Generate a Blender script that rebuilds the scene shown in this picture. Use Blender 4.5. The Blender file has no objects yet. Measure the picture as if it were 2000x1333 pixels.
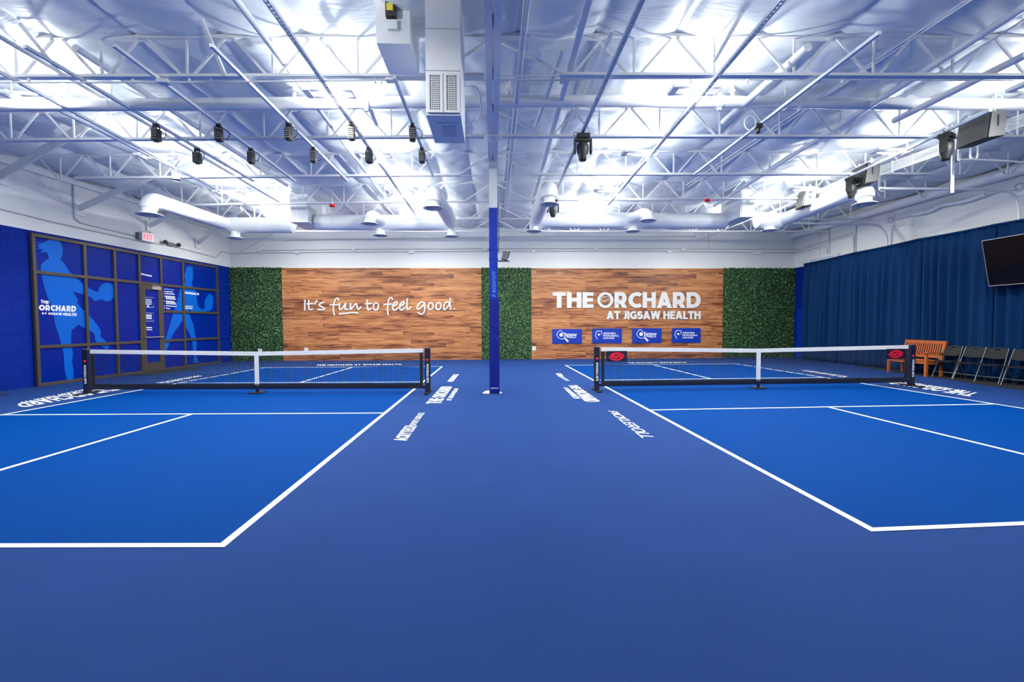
import bpy, math, random
import numpy as np
from mathutils import Vector, Matrix
from mathutils.geometry import tessellate_polygon
random.seed(7); RNG = np.random.default_rng(7)
SC = bpy.context.scene; COL = SC.collection
PI = math.pi

# ------------------------------------------------------------------ camera, world, exposure
F, YAW, PITCH, ROLL, CH = 907.86, 0.0411, 0.0389, -0.0036, 1.4906   # focal length in px of a 2000 px wide frame
cam_d = bpy.data.cameras.new('camera'); cam = bpy.data.objects.new('camera', cam_d); COL.objects.link(cam)
cam_d.sensor_width = 36.0; cam_d.lens = F*36.0/2000.0; cam_d.clip_start = 0.05; cam_d.clip_end = 200
cam.matrix_world = (Matrix.Translation((0, 0, CH)) @ Matrix.Rotation(-YAW, 4, 'Z') @ Matrix.Rotation(PI/2-PITCH, 4, 'X')
                    @ Matrix.Rotation(ROLL, 4, 'Z'))
SC.camera = cam
w = bpy.data.worlds.new('world'); SC.world = w; w.use_nodes = True
w.node_tree.nodes['Background'].inputs[0].default_value = (0.05, 0.06, 0.08, 1)
w.node_tree.nodes['Background'].inputs[1].default_value = 0.3
SC.view_settings.view_transform = 'Standard'; SC.view_settings.look = 'None'
SC.view_settings.exposure = 0.0; SC.view_settings.gamma = 1.0; SC.view_settings.use_curve_mapping = False
LAMP_UP, FILL_DOWN, FILL_SIDE = 16.0, 96.0, 84.0; LAMP_COL = (0.985, 1.0, 0.935)  # uplight strength, then the added downward and sideways fill

# ------------------------------------------------------------------ where a point of the photograph lies in the room
def ray(px, py):
    u, w = (px-1000)/F, (py-666.5)/F
    c, s = math.cos(ROLL), math.sin(ROLL); u, w = c*u+s*w, -s*u+c*w
    c, s = math.cos(PITCH), math.sin(PITCH); y = c-s*w; z = -s-c*w
    c, s = math.cos(YAW), math.sin(YAW)
    return Vector((c*u+s*y, -s*u+c*y, z))
def at(px, py, X=None, Y=None, Z=None):
    d = ray(px, py)
    t = X/d.x if X is not None else (Y/d.y if Y is not None else (Z-CH)/d.z)
    return Vector((0, 0, CH)) + d*t
V = Vector

# ------------------------------------------------------------------ mesh collector
WL = {}
class MB:
    def __init__(s): s.v = []; s.f = []; s.m = []; s.s = []
    def add(s, vs, fs, mi=0, smooth=False):
        o = len(s.v); s.v += [tuple(p) for p in vs]
        for f in fs: s.f.append([i+o for i in f]); s.m.append(mi); s.s.append(smooth)
        return s
    def box(s, c, d, mi=0, rz=0, rx=0, ry=0):
        M = Matrix.Rotation(rz, 3, 'Z') @ Matrix.Rotation(ry, 3, 'Y') @ Matrix.Rotation(rx, 3, 'X'); c = V(c)
        vs = [c + M @ V((x*d[0]/2, y*d[1]/2, z*d[2]/2)) for x in (-1, 1) for y in (-1, 1) for z in (-1, 1)]
        return s.add(vs, [(0,1,3,2), (4,6,7,5), (0,4,5,1), (2,3,7,6), (0,2,6,4), (1,5,7,3)], mi)
    def box2(s, a, b, mi=0):
        a, b = V(a), V(b); return s.box((a+b)/2, [abs(x) for x in (b-a)], mi)
    def bar(s, p, q, w, h, up=(0, 0, 1), mi=0):
        p, q = V(p), V(q); d = (q-p).normalized(); up = V(up)
        if abs(d.dot(up)) > .98: up = V((0, 1, 0))
        a = d.cross(up).normalized(); b = a.cross(d).normalized()
        vs = [e + a*(x*w/2) + b*(y*h/2) for e in (p, q) for x, y in ((-1,-1), (1,-1), (1,1), (-1,1))]
        return s.add(vs, [(3,2,1,0), (4,5,6,7), (0,1,5,4), (1,2,6,5), (2,3,7,6), (3,0,4,7)], mi)
    def tube(s, pts, r, n=10, mi=0, closed=False, flat=1.0, cap=True):
        pts = [V(p) for p in pts]; k = len(pts); rs = r if isinstance(r, (list, tuple)) else [r]*k
        vs = []; ref = None
        for i in range(k):
            if closed: t = pts[(i+1) % k]-pts[i-1]
            else: t = pts[min(i+1, k-1)]-pts[max(i-1, 0)]
            t.normalize()
            if ref is None:
                ref = V((0, 0, 1)) if abs(t.z) < .9 else V((0, 1, 0))
            a = t.cross(ref).normalized(); b = a.cross(t).normalized(); ref = b
            for j in range(n):
                an = 2*PI*j/n; vs.append(pts[i] + a*(math.cos(an)*rs[i]) + b*(math.sin(an)*rs[i]*flat))
        fs = []
        for i in range(k if closed else k-1):
            i2 = (i+1) % k
            for j in range(n):
                j2 = (j+1) % n; fs.append((i*n+j, i*n+j2, i2*n+j2, i2*n+j))
        s.add(vs, fs, mi, True)
        if cap and not closed:
            s.add(vs[:n], [tuple(range(n-1, -1, -1))], mi); s.add(vs[-n:], [tuple(range(n))], mi)
        return s
    def lathe(s, prof, c, n=24, mi=0, M=None, smooth=True):
        c = V(c); M = M or Matrix.Identity(3); vs = []
        for r, z in prof:
            for j in range(n):
                a = 2*PI*j/n; vs.append(c + M @ V((math.cos(a)*r, math.sin(a)*r, z)))
        fs = [(i*n+j, i*n+(j+1) % n, (i+1)*n+(j+1) % n, (i+1)*n+j) for i in range(len(prof)-1) for j in range(n)]
        return s.add(vs, fs, mi, smooth)
    def poly(s, pts, nrm, th, mi=0):          # planar outline given in 3-D, with thickness along nrm
        pts = [V(p) for p in pts]; nrm = V(nrm); n = len(pts)
        tri = tessellate_polygon([pts])
        s.add([p+nrm*th for p in pts], [tuple(t) for t in tri], mi)
        s.add(pts + [p+nrm*th for p in pts], [(i, (i+1) % n, n+(i+1) % n, n+i) for i in range(n)], mi)
        return s
    def build(s, name, mats, parent=None, loc=None):
        if not isinstance(mats, (list, tuple)): mats = [mats]
        A = np.array(s.v, dtype=float)
        if loc is None:
            lo, hi = A.min(0), A.max(0); loc = V(((lo[0]+hi[0])/2, (lo[1]+hi[1])/2, lo[2]))
        loc = V(loc)
        if parent is not None and hasattr(s, 'keep'): loc = WL[parent.name]
        A = A - np.array(loc)
        me = bpy.data.meshes.new(name); me.from_pydata(A.tolist(), [], s.f)
        for m in mats: me.materials.append(m)
        me.polygons.foreach_set('material_index', s.m); me.polygons.foreach_set('use_smooth', s.s); me.update()
        o = bpy.data.objects.new(name, me); COL.objects.link(o); WL[o.name] = V(loc)
        if parent is not None: o.parent = parent; o.location = V(loc)-WL[parent.name]
        else: o.location = loc
        return o
def tag(o, label=None, cat=None, group=None, kind=None):
    if label: o['label'] = label
    if cat: o['category'] = cat
    if group: o['group'] = group
    if kind: o['kind'] = kind
    return o
def thing(name, loc, label=None, cat=None, group=None, kind=None):
    o = bpy.data.objects.new(name, None); COL.objects.link(o); o.location = loc; o.empty_display_size = .1
    WL[o.name] = V(loc); return tag(o, label, cat, group, kind)
def copy_tree(o, loc=None, rz=None, label=None, parent=None):
    c = o.copy(); COL.objects.link(c)
    if parent is not None: c.parent = parent
    if loc is not None: c.location = loc; WL[c.name] = V(loc)
    if rz is not None: c.rotation_euler = (0, 0, rz)
    if label: c['label'] = label
    for ch in o.children: copy_tree(ch, parent=c)
    return c

# ------------------------------------------------------------------ materials
def srgb(r, g, b):
    f = lambda c: (c/255/12.92) if c/255 <= .04045 else ((c/255+.055)/1.055)**2.4
    return (f(r), f(g), f(b), 1)
def mat(name, col, rough=.5, metal=0.0, var=.06, vscale=6.0, bump=0.0, bscale=60.0, spec=.5, coat=0, emit=None, estr=0):
    m = bpy.data.materials.new(name); m.use_nodes = True; nt = m.node_tree; N = nt.nodes; Lk = nt.links
    b = N['Principled BSDF']; b.inputs['Roughness'].default_value = rough; b.inputs['Metallic'].default_value = metal
    b.inputs['Specular IOR Level'].default_value = spec; b.inputs['Coat Weight'].default_value = coat
    tc = N.new('ShaderNodeTexCoord'); no = N.new('ShaderNodeTexNoise'); no.inputs['Scale'].default_value = vscale
    no.inputs['Detail'].default_value = 4; Lk.new(tc.outputs['Object'], no.inputs['Vector'])
    mx = N.new('ShaderNodeMix'); mx.data_type = 'RGBA'
    mx.inputs['A'].default_value = [c*(1-var) for c in col[:3]]+[1]; mx.inputs['B'].default_value = [min(1, c*(1+var)) for c in col[:3]]+[1]
    Lk.new(no.outputs['Fac'], mx.inputs['Factor']); Lk.new(mx.outputs['Result'], b.inputs['Base Color'])
    if bump:
        n2 = N.new('ShaderNodeTexNoise'); n2.inputs['Scale'].default_value = bscale; Lk.new(tc.outputs['Object'], n2.inputs['Vector'])
        bp = N.new('ShaderNodeBump'); bp.inputs['Strength'].default_value = bump; bp.inputs['Distance'].default_value = .02
        Lk.new(n2.outputs['Fac'], bp.inputs['Height']); Lk.new(bp.outputs['Normal'], b.inputs['Normal'])
    if emit:
        b.inputs['Emission Color'].default_value = emit; b.inputs['Emission Strength'].default_value = estr
    return m
M = {}
M['white'] = mat('white_paint', (.82, .83, .84, 1), .45, var=.03)
M['steel'] = mat('white_steel_paint', (.80, .81, .83, 1), .4, var=.04)
M['duct'] = mat('duct_white', (.82, .83, .85, 1), .38, var=.03, vscale=3)
M['rim'] = mat('diffuser_grey', (.55, .57, .62, 1), .4)
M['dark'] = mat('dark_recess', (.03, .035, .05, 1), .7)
M['floor'] = mat('floor_coating', srgb(36, 63, 119), .7, var=.10, vscale=1.3, bump=.05, bscale=250, spec=.02)
M['court'] = mat('court_coating', srgb(0, 58, 128), .7, var=.07, vscale=1.0, bump=.05, bscale=250, spec=.02)
M['line'] = mat('line_paint', (.83, .83, .82, 1), .6, var=.05, vscale=20)
M['vinylblue'] = mat('blue_film', srgb(0, 32, 132), .2, var=.05, vscale=.6, spec=.18)
M['vinyllight'] = mat('light_blue_film', srgb(0, 92, 190), .3, var=.03, spec=.2)
M['vinylwhite'] = mat('white_film', (.85, .86, .9, 1), .4, var=.02)
M['bronze'] = mat('bronze_aluminium', srgb(82, 75, 66), .4, .3, var=.06)
M['panelgrey'] = mat('speaker_end_grey', (.07, .07, .075, 1), .5)
M['conduit_shade'] = mat('conduit_with_shade', (.52, .53, .54, 1), .5, var=.04)  # white conduits coloured grey to carry their shadow on the wall
M['alu'] = mat('brushed_aluminium', (.62, .62, .64, 1), .35, .8, var=.05)
M['pad'] = mat('blue_vinyl_pad', srgb(0, 26, 128), .42, var=.06, vscale=3, bump=.25, bscale=9)
M['colblue'] = mat('blue_column_paint', srgb(0, 46, 165), .4, var=.03)
M['black'] = mat('black_powder_coat', (.012, .012, .016, 1), .4, var=.1)
M['navy'] = mat('navy_powder_coat', (.010, .013, .035, 1), .35, var=.1)
M['net'] = mat('black_netting', (.008, .009, .015, 1), .8, var=.1)
M['tape'] = mat('white_tape', (.80, .80, .80, 1), .6, var=.05, bump=.2, bscale=40)
M['red'] = mat('red_print', srgb(225, 20, 45), .5, var=.03)
M['teak'] = mat('teak', srgb(176, 92, 38), .45, var=.22, vscale=14)
M['plastic'] = mat('charcoal_plastic', srgb(30, 31, 34), .6, var=.05, spec=.2)
M['tubegrey'] = mat('grey_tube', srgb(105, 105, 105), .35, .5)
M['screen'] = mat('black_screen', (.003, .003, .005, 1), .12, spec=.2, var=.05)
M['grill'] = mat('black_grille', (.014, .016, .020, 1), .65, var=.2, vscale=200)
M['grey'] = mat('grey_housing', (.16, .16, .165, 1), .5)
M['darkgrey'] = mat('dark_grey_housing', (.022, .021, .022, 1), .5, var=.2, vscale=60)
M['signblue'] = mat('sign_blue', srgb(4, 50, 160), .4, var=.03)
M['letter'] = mat('letter_white', (.68, .68, .66, 1), .45, var=.02)
M['mat'] = mat('black_rubber', (.012, .013, .015, 1), .8, var=.2, vscale=30)
M['glass'] = mat('lens_glass', (.02, .02, .03, 1), .08, var=.05)
M['yellow'] = mat('yellow_label', srgb(225, 205, 70), .5)
M['exit'] = mat('exit_face', (.9, .25, .3, 1), .4, emit=(1, .05, .12, 1), estr=.5)
M['exitw'] = mat('exit_letter', (1, .8, .8, 1), .4, emit=(1, .7, .72, 1), estr=.55)
M['tubeglow'] = mat('lamp_tube', (1, 1, 1, 1), .4, emit=(.92, .96, 1, 1), estr=14)
M['textblue'] = mat('pale_blue_film', srgb(110, 165, 240), .4)

def fabric_material():
    m = bpy.data.materials.new('insulation_facing'); m.use_nodes = True; nt = m.node_tree; N = nt.nodes; L = nt.links
    b = N['Principled BSDF']; b.inputs['Roughness'].default_value = .5; b.inputs['Base Color'].default_value = (.73, .78, .83, 1)
    tc = N.new('ShaderNodeTexCoord'); mp = N.new('ShaderNodeMapping'); mp.inputs['Scale'].default_value = (1.2, 4.5, 1)
    mp.inputs['Rotation'].default_value = (0, 0, .35)
    no = N.new('ShaderNodeTexNoise'); no.inputs['Scale'].default_value = 1.6; no.inputs['Detail'].default_value = 5; no.inputs['Distortion'].default_value = 1.2
    L.new(tc.outputs['Object'], mp.inputs['Vector']); L.new(mp.outputs['Vector'], no.inputs['Vector'])
    bp = N.new('ShaderNodeBump'); bp.inputs['Strength'].default_value = .35; bp.inputs['Distance'].default_value = .035
    L.new(no.outputs['Fac'], bp.inputs['Height']); L.new(bp.outputs['Normal'], b.inputs['Normal'])
    return m
M['fabric'] = fabric_material()

def wood_material():
    m = bpy.data.materials.new('plank_cladding'); m.use_nodes = True; nt = m.node_tree; N = nt.nodes; L = nt.links
    b = N['Principled BSDF']; b.inputs['Roughness'].default_value = .5
    tc = N.new('ShaderNodeTexCoord'); sp = N.new('ShaderNodeSeparateXYZ'); L.new(tc.outputs['Object'], sp.inputs[0])
    cb = N.new('ShaderNodeCombineXYZ'); L.new(sp.outputs['X'], cb.inputs['X']); L.new(sp.outputs['Z'], cb.inputs['Y'])
    br = N.new('ShaderNodeTexBrick'); br.inputs['Scale'].default_value = 1; br.inputs['Brick Width'].default_value = 1.75
    br.inputs['Row Height'].default_value = .165; br.inputs['Mortar Size'].default_value = .0; br.offset = .37; br.squash = .72; br.squash_frequency = 3
    br.inputs['Color1'].default_value = (0, 0, 0, 1); br.inputs['Color2'].default_value = (1, 1, 1, 1); L.new(cb.outputs[0], br.inputs['Vector'])
    rw = N.new('ShaderNodeMath'); rw.operation = 'MULTIPLY'; rw.inputs[1].default_value = 7.3; L.new(br.outputs['Color'], rw.inputs[0])
    cb2 = N.new('ShaderNodeCombineXYZ')
    mx = N.new('ShaderNodeMath'); mx.operation = 'MULTIPLY'; mx.inputs[1].default_value = 1.1; L.new(sp.outputs['X'], mx.inputs[0])
    mz = N.new('ShaderNodeMath'); mz.operation = 'MULTIPLY'; mz.inputs[1].default_value = 17.0; L.new(sp.outputs['Z'], mz.inputs[0])
    L.new(mx.outputs[0], cb2.inputs['X']); L.new(mz.outputs[0], cb2.inputs['Y']); L.new(rw.outputs[0], cb2.inputs['Z'])
    no = N.new('ShaderNodeTexNoise'); no.inputs['Scale'].default_value = 1; no.inputs['Detail'].default_value = 5; no.inputs['Distortion'].default_value = .9
    L.new(cb2.outputs[0], no.inputs['Vector'])
    a1 = N.new('ShaderNodeMath'); a1.operation = 'MULTIPLY_ADD'; a1.inputs[1].default_value = .20; L.new(br.outputs['Color'], a1.inputs[0]); L.new(no.outputs['Fac'], a1.inputs[2])
    cr = N.new('ShaderNodeValToRGB'); L.new(a1.outputs[0], cr.inputs[0]); e = cr.color_ramp
    e.elements[0].position = .41; e.elements[0].color = srgb(86, 42, 24)
    e.elements[1].position = .78; e.elements[1].color = srgb(196, 136, 86)
    k = e.elements.new(.50); k.color = srgb(132, 76, 44)
    k = e.elements.new(.62); k.color = srgb(170, 108, 64)
    L.new(cr.outputs[0], b.inputs['Base Color']); return m
M['wood'] = wood_material()

def leaf_material():
    m = bpy.data.materials.new('artificial_leaves'); m.use_nodes = True; nt = m.node_tree; N = nt.nodes; L = nt.links
    b = N['Principled BSDF']; b.inputs['Roughness'].default_value = .55
    g = N.new('ShaderNodeNewGeometry'); cr = N.new('ShaderNodeValToRGB'); L.new(g.outputs['Random Per Island'], cr.inputs[0])
    e = cr.color_ramp; e.elements[0].color = srgb(24, 58, 32); e.elements[1].color = srgb(120, 165, 92)
    k = e.elements.new(.55); k.color = srgb(48, 98, 50)
    L.new(cr.outputs[0], b.inputs['Base Color']); return m
M['leaf'] = leaf_material()
M['leafback'] = mat('leaf_backing', srgb(20, 42, 26), .8, var=.3, vscale=30)

def block_material(name, col, axis, line=.03, rough=.5):
    m = bpy.data.materials.new(name); m.use_nodes = True; nt = m.node_tree; N = nt.nodes; L = nt.links
    b = N['Principled BSDF']; b.inputs['Roughness'].default_value = rough; b.inputs['Specular IOR Level'].default_value = .12
    tc = N.new('ShaderNodeTexCoord'); sp = N.new('ShaderNodeSeparateXYZ'); L.new(tc.outputs['Object'], sp.inputs[0])
    cb = N.new('ShaderNodeCombineXYZ'); L.new(sp.outputs[axis], cb.inputs['X']); L.new(sp.outputs['Z'], cb.inputs['Y'])
    br = N.new('ShaderNodeTexBrick'); br.inputs['Scale'].default_value = 1; br.inputs['Brick Width'].default_value = .4
    br.inputs['Row Height'].default_value = .2; br.inputs['Mortar Size'].default_value = .007; br.inputs['Mortar Smooth'].default_value = .6
    br.inputs['Color1'].default_value = col; br.inputs['Color2'].default_value = [c*.96 for c in col[:3]]+[1]
    br.inputs['Mortar'].default_value = [min(1, c*(1+line)+.01) for c in col[:3]]+[1]
    L.new(cb.outputs[0], br.inputs['Vector'])
    bp = N.new('ShaderNodeBump'); bp.inputs['Strength'].default_value = .35; bp.inputs['Distance'].default_value = .006; bp.invert = True
    no = N.new('ShaderNodeTexNoise'); no.inputs['Scale'].default_value = 30; L.new(tc.outputs['Object'], no.inputs['Vector'])
    ad = N.new('ShaderNodeMath'); ad.operation = 'MULTIPLY_ADD'; ad.inputs[1].default_value = .15; L.new(no.outputs['Fac'], ad.inputs[0]); L.new(br.outputs['Fac'], ad.inputs[2])
    L.new(ad.outputs[0], bp.inputs['Height']); L.new(br.outputs['Color'], b.inputs['Base Color']); L.new(bp.outputs['Normal'], b.inputs['Normal'])
    return m
M['blkwhiteY'] = block_material('white_block_wall', (.80, .81, .80, 1), 'Y')
M['blkblueY'] = block_material('blue_block_wall', srgb(0, 34, 130), 'Y', .12, .6)
M['wallwhite'] = mat('white_plaster', (.82, .82, .80, 1), .6, var=.02, vscale=1.5)
M['curtain'] = mat('blue_drape', srgb(0, 46, 92), .75, var=.1, vscale=25, spec=.15)

# ------------------------------------------------------------------ flat lettering mapped onto any four corners
def glyphs(body, bold=.0, shear=0.0, spacing=1.0):
    c = bpy.data.curves.new('lettering', 'FONT'); c.body = body; c.offset = bold; c.shear = shear; c.space_character = spacing
    c.resolution_u = 3; o = bpy.data.objects.new('lettering', c); COL.objects.link(o)
    dg = bpy.context.evaluated_depsgraph_get(); me = bpy.data.meshes.new_from_object(o.evaluated_get(dg))
    vs = np.array([v.co[:] for v in me.vertices]); fs = [tuple(p.vertices) for p in me.polygons]
    bpy.data.objects.remove(o); bpy.data.meshes.remove(me); bpy.data.curves.remove(c)
    lo, hi = vs.min(0), vs.max(0); uv = (vs-lo)/np.maximum(hi-lo, 1e-6)
    return uv[:, :2], fs
def on_quad(Q, u, v):     # Q = BL, BR, TR, TL
    return Q[0]*((1-u)*(1-v)) + Q[1]*(u*(1-v)) + Q[2]*(u*v) + Q[3]*((1-u)*v)
def text_on(mb, body, Q, nrm, th=0.0, bold=.02, shear=0.0, mi=0, spacing=1.0):
    uv, fs = glyphs(body, bold, shear, spacing); Q = [V(q) for q in Q]; n = V(nrm)
    top = [on_quad(Q, a, b)+n*th for a, b in uv]; mb.add(top, fs, mi)
    if th > .004:
        cnt = {}
        for f in fs:
            for i in range(len(f)):
                a, b = f[i], f[(i+1) % len(f)]; cnt[(a, b)] = cnt.get((a, b), 0)+1
        ed = [e for e in cnt if (e[1], e[0]) not in cnt]
        bot = [p-n*th for p in top]; k = len(top)
        mb.add(top+bot, [(a, b, b+k, a+k) for a, b in ed], mi)
    return mb
def sub(Q, u0, v0, u1, v1):
    Q = [V(q) for q in Q]; return [on_quad(Q, u0, v0), on_quad(Q, u1, v0), on_quad(Q, u1, v1), on_quad(Q, u0, v1)]
def smoothline(pts, n=5):
    P = [V(p) for p in pts]; P = [P[0]*2-P[1]]+P+[P[-1]*2-P[-2]]; out = []
    for i in range(1, len(P)-2):
        for k in range(n):
            t = k/n; a, b, c, d = P[i-1], P[i], P[i+1], P[i+2]
            out.append(.5*((2*b)+(c-a)*t+(2*a-5*b+4*c-d)*t*t+(3*b-a-3*c+d)*t**3))
    return out+[P[-2]]
def illegible(mb, Q, nrm, seed=0, th=.002):      # a line of print too small to read: letter-sized dashes
    r = random.Random(seed); u = 0
    while u < .97:
        wv = r.uniform(.04, .10); mb.poly(sub(Q, u, 0, min(1, u+wv), 1), nrm, th); u += wv+.015

# ------------------------------------------------------------------ heavy block capitals drawn stroke by stroke
def _arc(cx, cy, rx, ry, a0, a1, n=14): return [(cx+rx*math.cos(math.radians(a0+(a1-a0)*k/n)), cy+ry*math.sin(math.radians(a0+(a1-a0)*k/n))) for k in range(n+1)]
def letter_def(ch, s):
    a = s/2; t = 1-a; v = lambda x0, y0, x1, y1: ('v', x0, y0, x1, y1); h = lambda x0, x1, y: ('h', x0, x1, y); c = lambda *p: ('c', list(p)); sd = s*.95
    if ch == 'T': return .70, [v(.35, 0, .35, 1), h(0, .70, t)]
    if ch == 'H': return .76, [v(a, 0, a, 1), v(.76-a, 0, .76-a, 1), h(a, .76-a, .52)]
    if ch == 'E': return .58, [v(a, 0, a, 1), h(0, .58, t), h(0, .55, .51), h(0, .58, a)]
    if ch == 'F': return .56, [v(a, 0, a, 1), h(0, .56, t), h(0, .52, .49)]
    if ch == 'L': return .54, [v(a, 0, a, 1), h(0, .54, a)]
    if ch == 'I': return s, [v(a, 0, a, 1)]
    if ch == 'O': return .92, [c(*_arc(.46, .5, .46-a, .5-a, 0, 360, 28))]
    if ch == 'Q': return .92, [c(*_arc(.46, .5, .46-a, .5-a, 0, 360, 28)), v(.75, -.05, .55, .3)]
    if ch == 'C': return .76, [c(*_arc(.48, .5, .48-a, .5-a, 50, 310, 22))]
    if ch == 'G': return .82, [c(*_arc(.48, .5, .48-a, .5-a, 50, 300, 22)), v(.82-a, .08, .82-a, .52), h(.50, .82, .50-a*.2)]
    if ch == 'D': return .82, [v(a, 0, a, 1), c((a, t), (.36, t), *_arc(.36, .5, .46-a, .5-a, 88, -88, 16), (.36, a), (a, a))]
    if ch == 'P': return .68, [v(a, 0, a, 1), c((a, t), (.40, t), *_arc(.40, t-.26, .28-a, .26, 88, -88, 10), (.40, t-.52), (a, t-.52))]
    if ch == 'R': return .74, [v(a, 0, a, 1), c((a, t), (.40, t), *_arc(.40, t-.25, .29-a, .25, 88, -88, 10), (.40, t-.50), (a, t-.50)), v(.36, .45, .74-sd*.62, 0)]
    if ch == 'B': return .70, [v(a, 0, a, 1), c((a, t), (.40, t), *_arc(.40, t-.20, .26-a, .20, 88, -88, 10), (.40, t-.40), (a, t-.40)), c((a, t-.40), (.42, t-.40), *_arc(.42, (t-.40+a)/2, .28-a, (t-.40-a)/2, 88, -88, 10), (.42, a), (a, a))]
    if ch == 'A': return .86, [v(sd*.55, 0, .43, 1), v(.86-sd*.55, 0, .43, 1), h(.2, .66, .27)]
    if ch == 'J': return .44, [c((.44-a, 1), (.44-a, .30), *_arc(.44-a-.20, .30, .20, .30-a, 0, -100, 8))]
    if ch == 'U': return .74, [c((a, 1), (a, .36), *_arc(.37, .36, .37-a, .36-a, 180, 360, 12), (.74-a, 1))]
    if ch == 'S': return .62, [c(*_arc(.33, t-.20, .25-a*.4, .20, 25, 180, 9), *_arc(.33, t-.20, .24, .22, 190, 262, 4), *_arc(.30, a+.22, .25-a*.1, .22, 82, -20, 7), *_arc(.28, a+.20, .25, .20, -35, -140, 8))]
    if ch == 'N': return .80, [v(a, 0, a, 1), v(.80-a, 0, .80-a, 1), v(.80-a*1.15, 0, a*1.15, 1)]
    if ch == 'M': return .98, [v(a, 0, a, 1), v(.98-a, 0, .98-a, 1), v(a, 1, .49, .15), v(.98-a, 1, .49, .15)]
    if ch == 'W': return 1.16, [v(sd*.5, 1, .32, 0), v(.32, 0, .58, 1), v(.58, 1, .84, 0), v(.84, 0, 1.16-sd*.5, 1)]
    if ch == 'K': return .76, [v(a, 0, a, 1), v(a*1.6, .45, .76-sd*.6, 1), v(.32, .6, .76-sd*.55, 0)]
    if ch == 'Y': return .78, [v(sd*.5, 1, .39, .40), v(.78-sd*.5, 1, .39, .40), v(.39, 0, .39, .45)]
    if ch == 'X': return .80, [v(sd*.6, 0, .80-sd*.6, 1), v(sd*.6, 1, .80-sd*.6, 0)]
    if ch == 'Z': return .66, [h(0, .66, t), h(0, .66, a), v(sd*.7, a, .66-sd*.7, t)]
    if ch == '.': return s, [h(0, s, a)]
    if ch == '#': return .7, [v(.18, 0, .26, 1), v(.44, 0, .52, 1), h(0, .7, .66), h(0, .7, .34)]
    return .30, []
def block_text(mb, body, Q, nrm, th=0.0, s=.24, gap=.07, shear=0.0, mi=0):
    quads = []; x = 0
    for ch in body:
        w, st = letter_def(ch, s)
        for q in st:
            if q[0] == 'h': _, x0, x1, y = q; quads.append([(x+x0, y-s*.46), (x+x1, y-s*.46), (x+x1, y+s*.46), (x+x0, y+s*.46)])
            elif q[0] == 'v':
                _, x0, y0, x1, y1 = q
                if y1 < y0: x0, y0, x1, y1 = x1, y1, x0, y0
                hw = s/2*math.sqrt(1+((x1-x0)/(y1-y0))**2); quads.append([(x+x0-hw, y0), (x+x0+hw, y0), (x+x1+hw, y1), (x+x1-hw, y1)])
            else:
                P = q[1]; n = len(P); cl = abs(P[0][0]-P[-1][0])+abs(P[0][1]-P[-1][1]) < 1e-6; L_, R_ = [], []
                for i in range(n):
                    if cl: p0, p1 = P[i-1] if i else P[-2], P[(i+1) % n] if i < n-1 else P[1]
                    else: p0, p1 = P[max(0, i-1)], P[min(n-1, i+1)]
                    dx, dy = p1[0]-p0[0], p1[1]-p0[1]; l = math.hypot(dx, dy) or 1; nx, ny = -dy/l*s/2, dx/l*s/2
                    L_.append((x+P[i][0]+nx, P[i][1]+ny)); R_.append((x+P[i][0]-nx, P[i][1]-ny))
                for i in range(n-1): quads.append([R_[i], R_[i+1], L_[i+1], L_[i]])
        x += w+(gap if ch != ' ' else 0)
    W = x-gap; Q = [V(q) for q in Q]; n = V(nrm); k = 0
    for q in quads:
        f = [on_quad(Q, (a+shear*(b-.5))/W, b) for a, b in q]; area = sum(q[i][0]*q[(i+1) % 4][1]-q[(i+1) % 4][0]*q[i][1] for i in range(4))
        if area < 0: f.reverse()
        e = n*(th+.00002*(k % 7)); k += 1
        mb.add([p+e for p in f]+[p for p in f], [(0, 1, 2, 3), (0, 4, 5, 1), (1, 5, 6, 2), (2, 6, 7, 3), (3, 7, 4, 0)], mi)
    return mb
# ------------------------------------------------------------------ room shell
XL, XR, YB, YF = -10.42, 12.60, 19.0, -5.0
# the left wall is a touch out of square: it is laid out straight and then turned about the back corner
TH = -.0768; PIV = V((XL, YB, 0)); RL = Matrix.Rotation(TH, 3, 'Z'); LEFT = []
def atL(px, py, X):                # point on a plane parallel to the left wall, in the straight layout
    d = RL.inverted() @ ray(px, py); o = RL.inverted() @ (V((0, 0, CH))-PIV) + PIV
    return o + d*((X-o.x)/d.x)
def wl_x(y): return XL+math.tan(TH)*(YB-y)     # wall face in the room at depth y
def left_world(p): return RL @ (V(p)-PIV)+PIV
ZP = 3.74; ZT = 5.62
fl = tag(MB().box2((-12.7, YF-.2, -.1), (XR+.2, YB+.2, 0)).build('floor', M['floor']), kind='structure')
wl = MB(); wl.box2((XL-.2, YF-.3, ZP), (XL, YB+.02, ZT), 0); wl.box2((XL-.2, YF-.3, 0), (XL, YB+.02, ZP), 1)
LEFT.append(wl.build('wall_left', [M['blkwhiteY'], M['blkblueY']], loc=(XL, 0, 0))); tag(LEFT[-1], kind='structure')
wr = MB(); wr.box2((XR, YF, ZP), (XR+.2, YB+.2, ZT), 0); wr.box2((XR, YF, 0), (XR+.2, YB+.2, ZP), 1)
tag(wr.build('wall_right', [M['blkwhiteY'], M['blkblueY']], loc=(XR, 0, 0)), kind='structure')
tag(MB().box2((XL-.3, YB, 0), (XR+.2, YB+.2, ZT)).build('wall_back', M['wallwhite']), kind='structure')
tag(MB().box2((-12.6, YF-.2, 0), (XR+.2, YF, ZT)).build('wall_front', M['wallwhite']), kind='structure')

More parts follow.
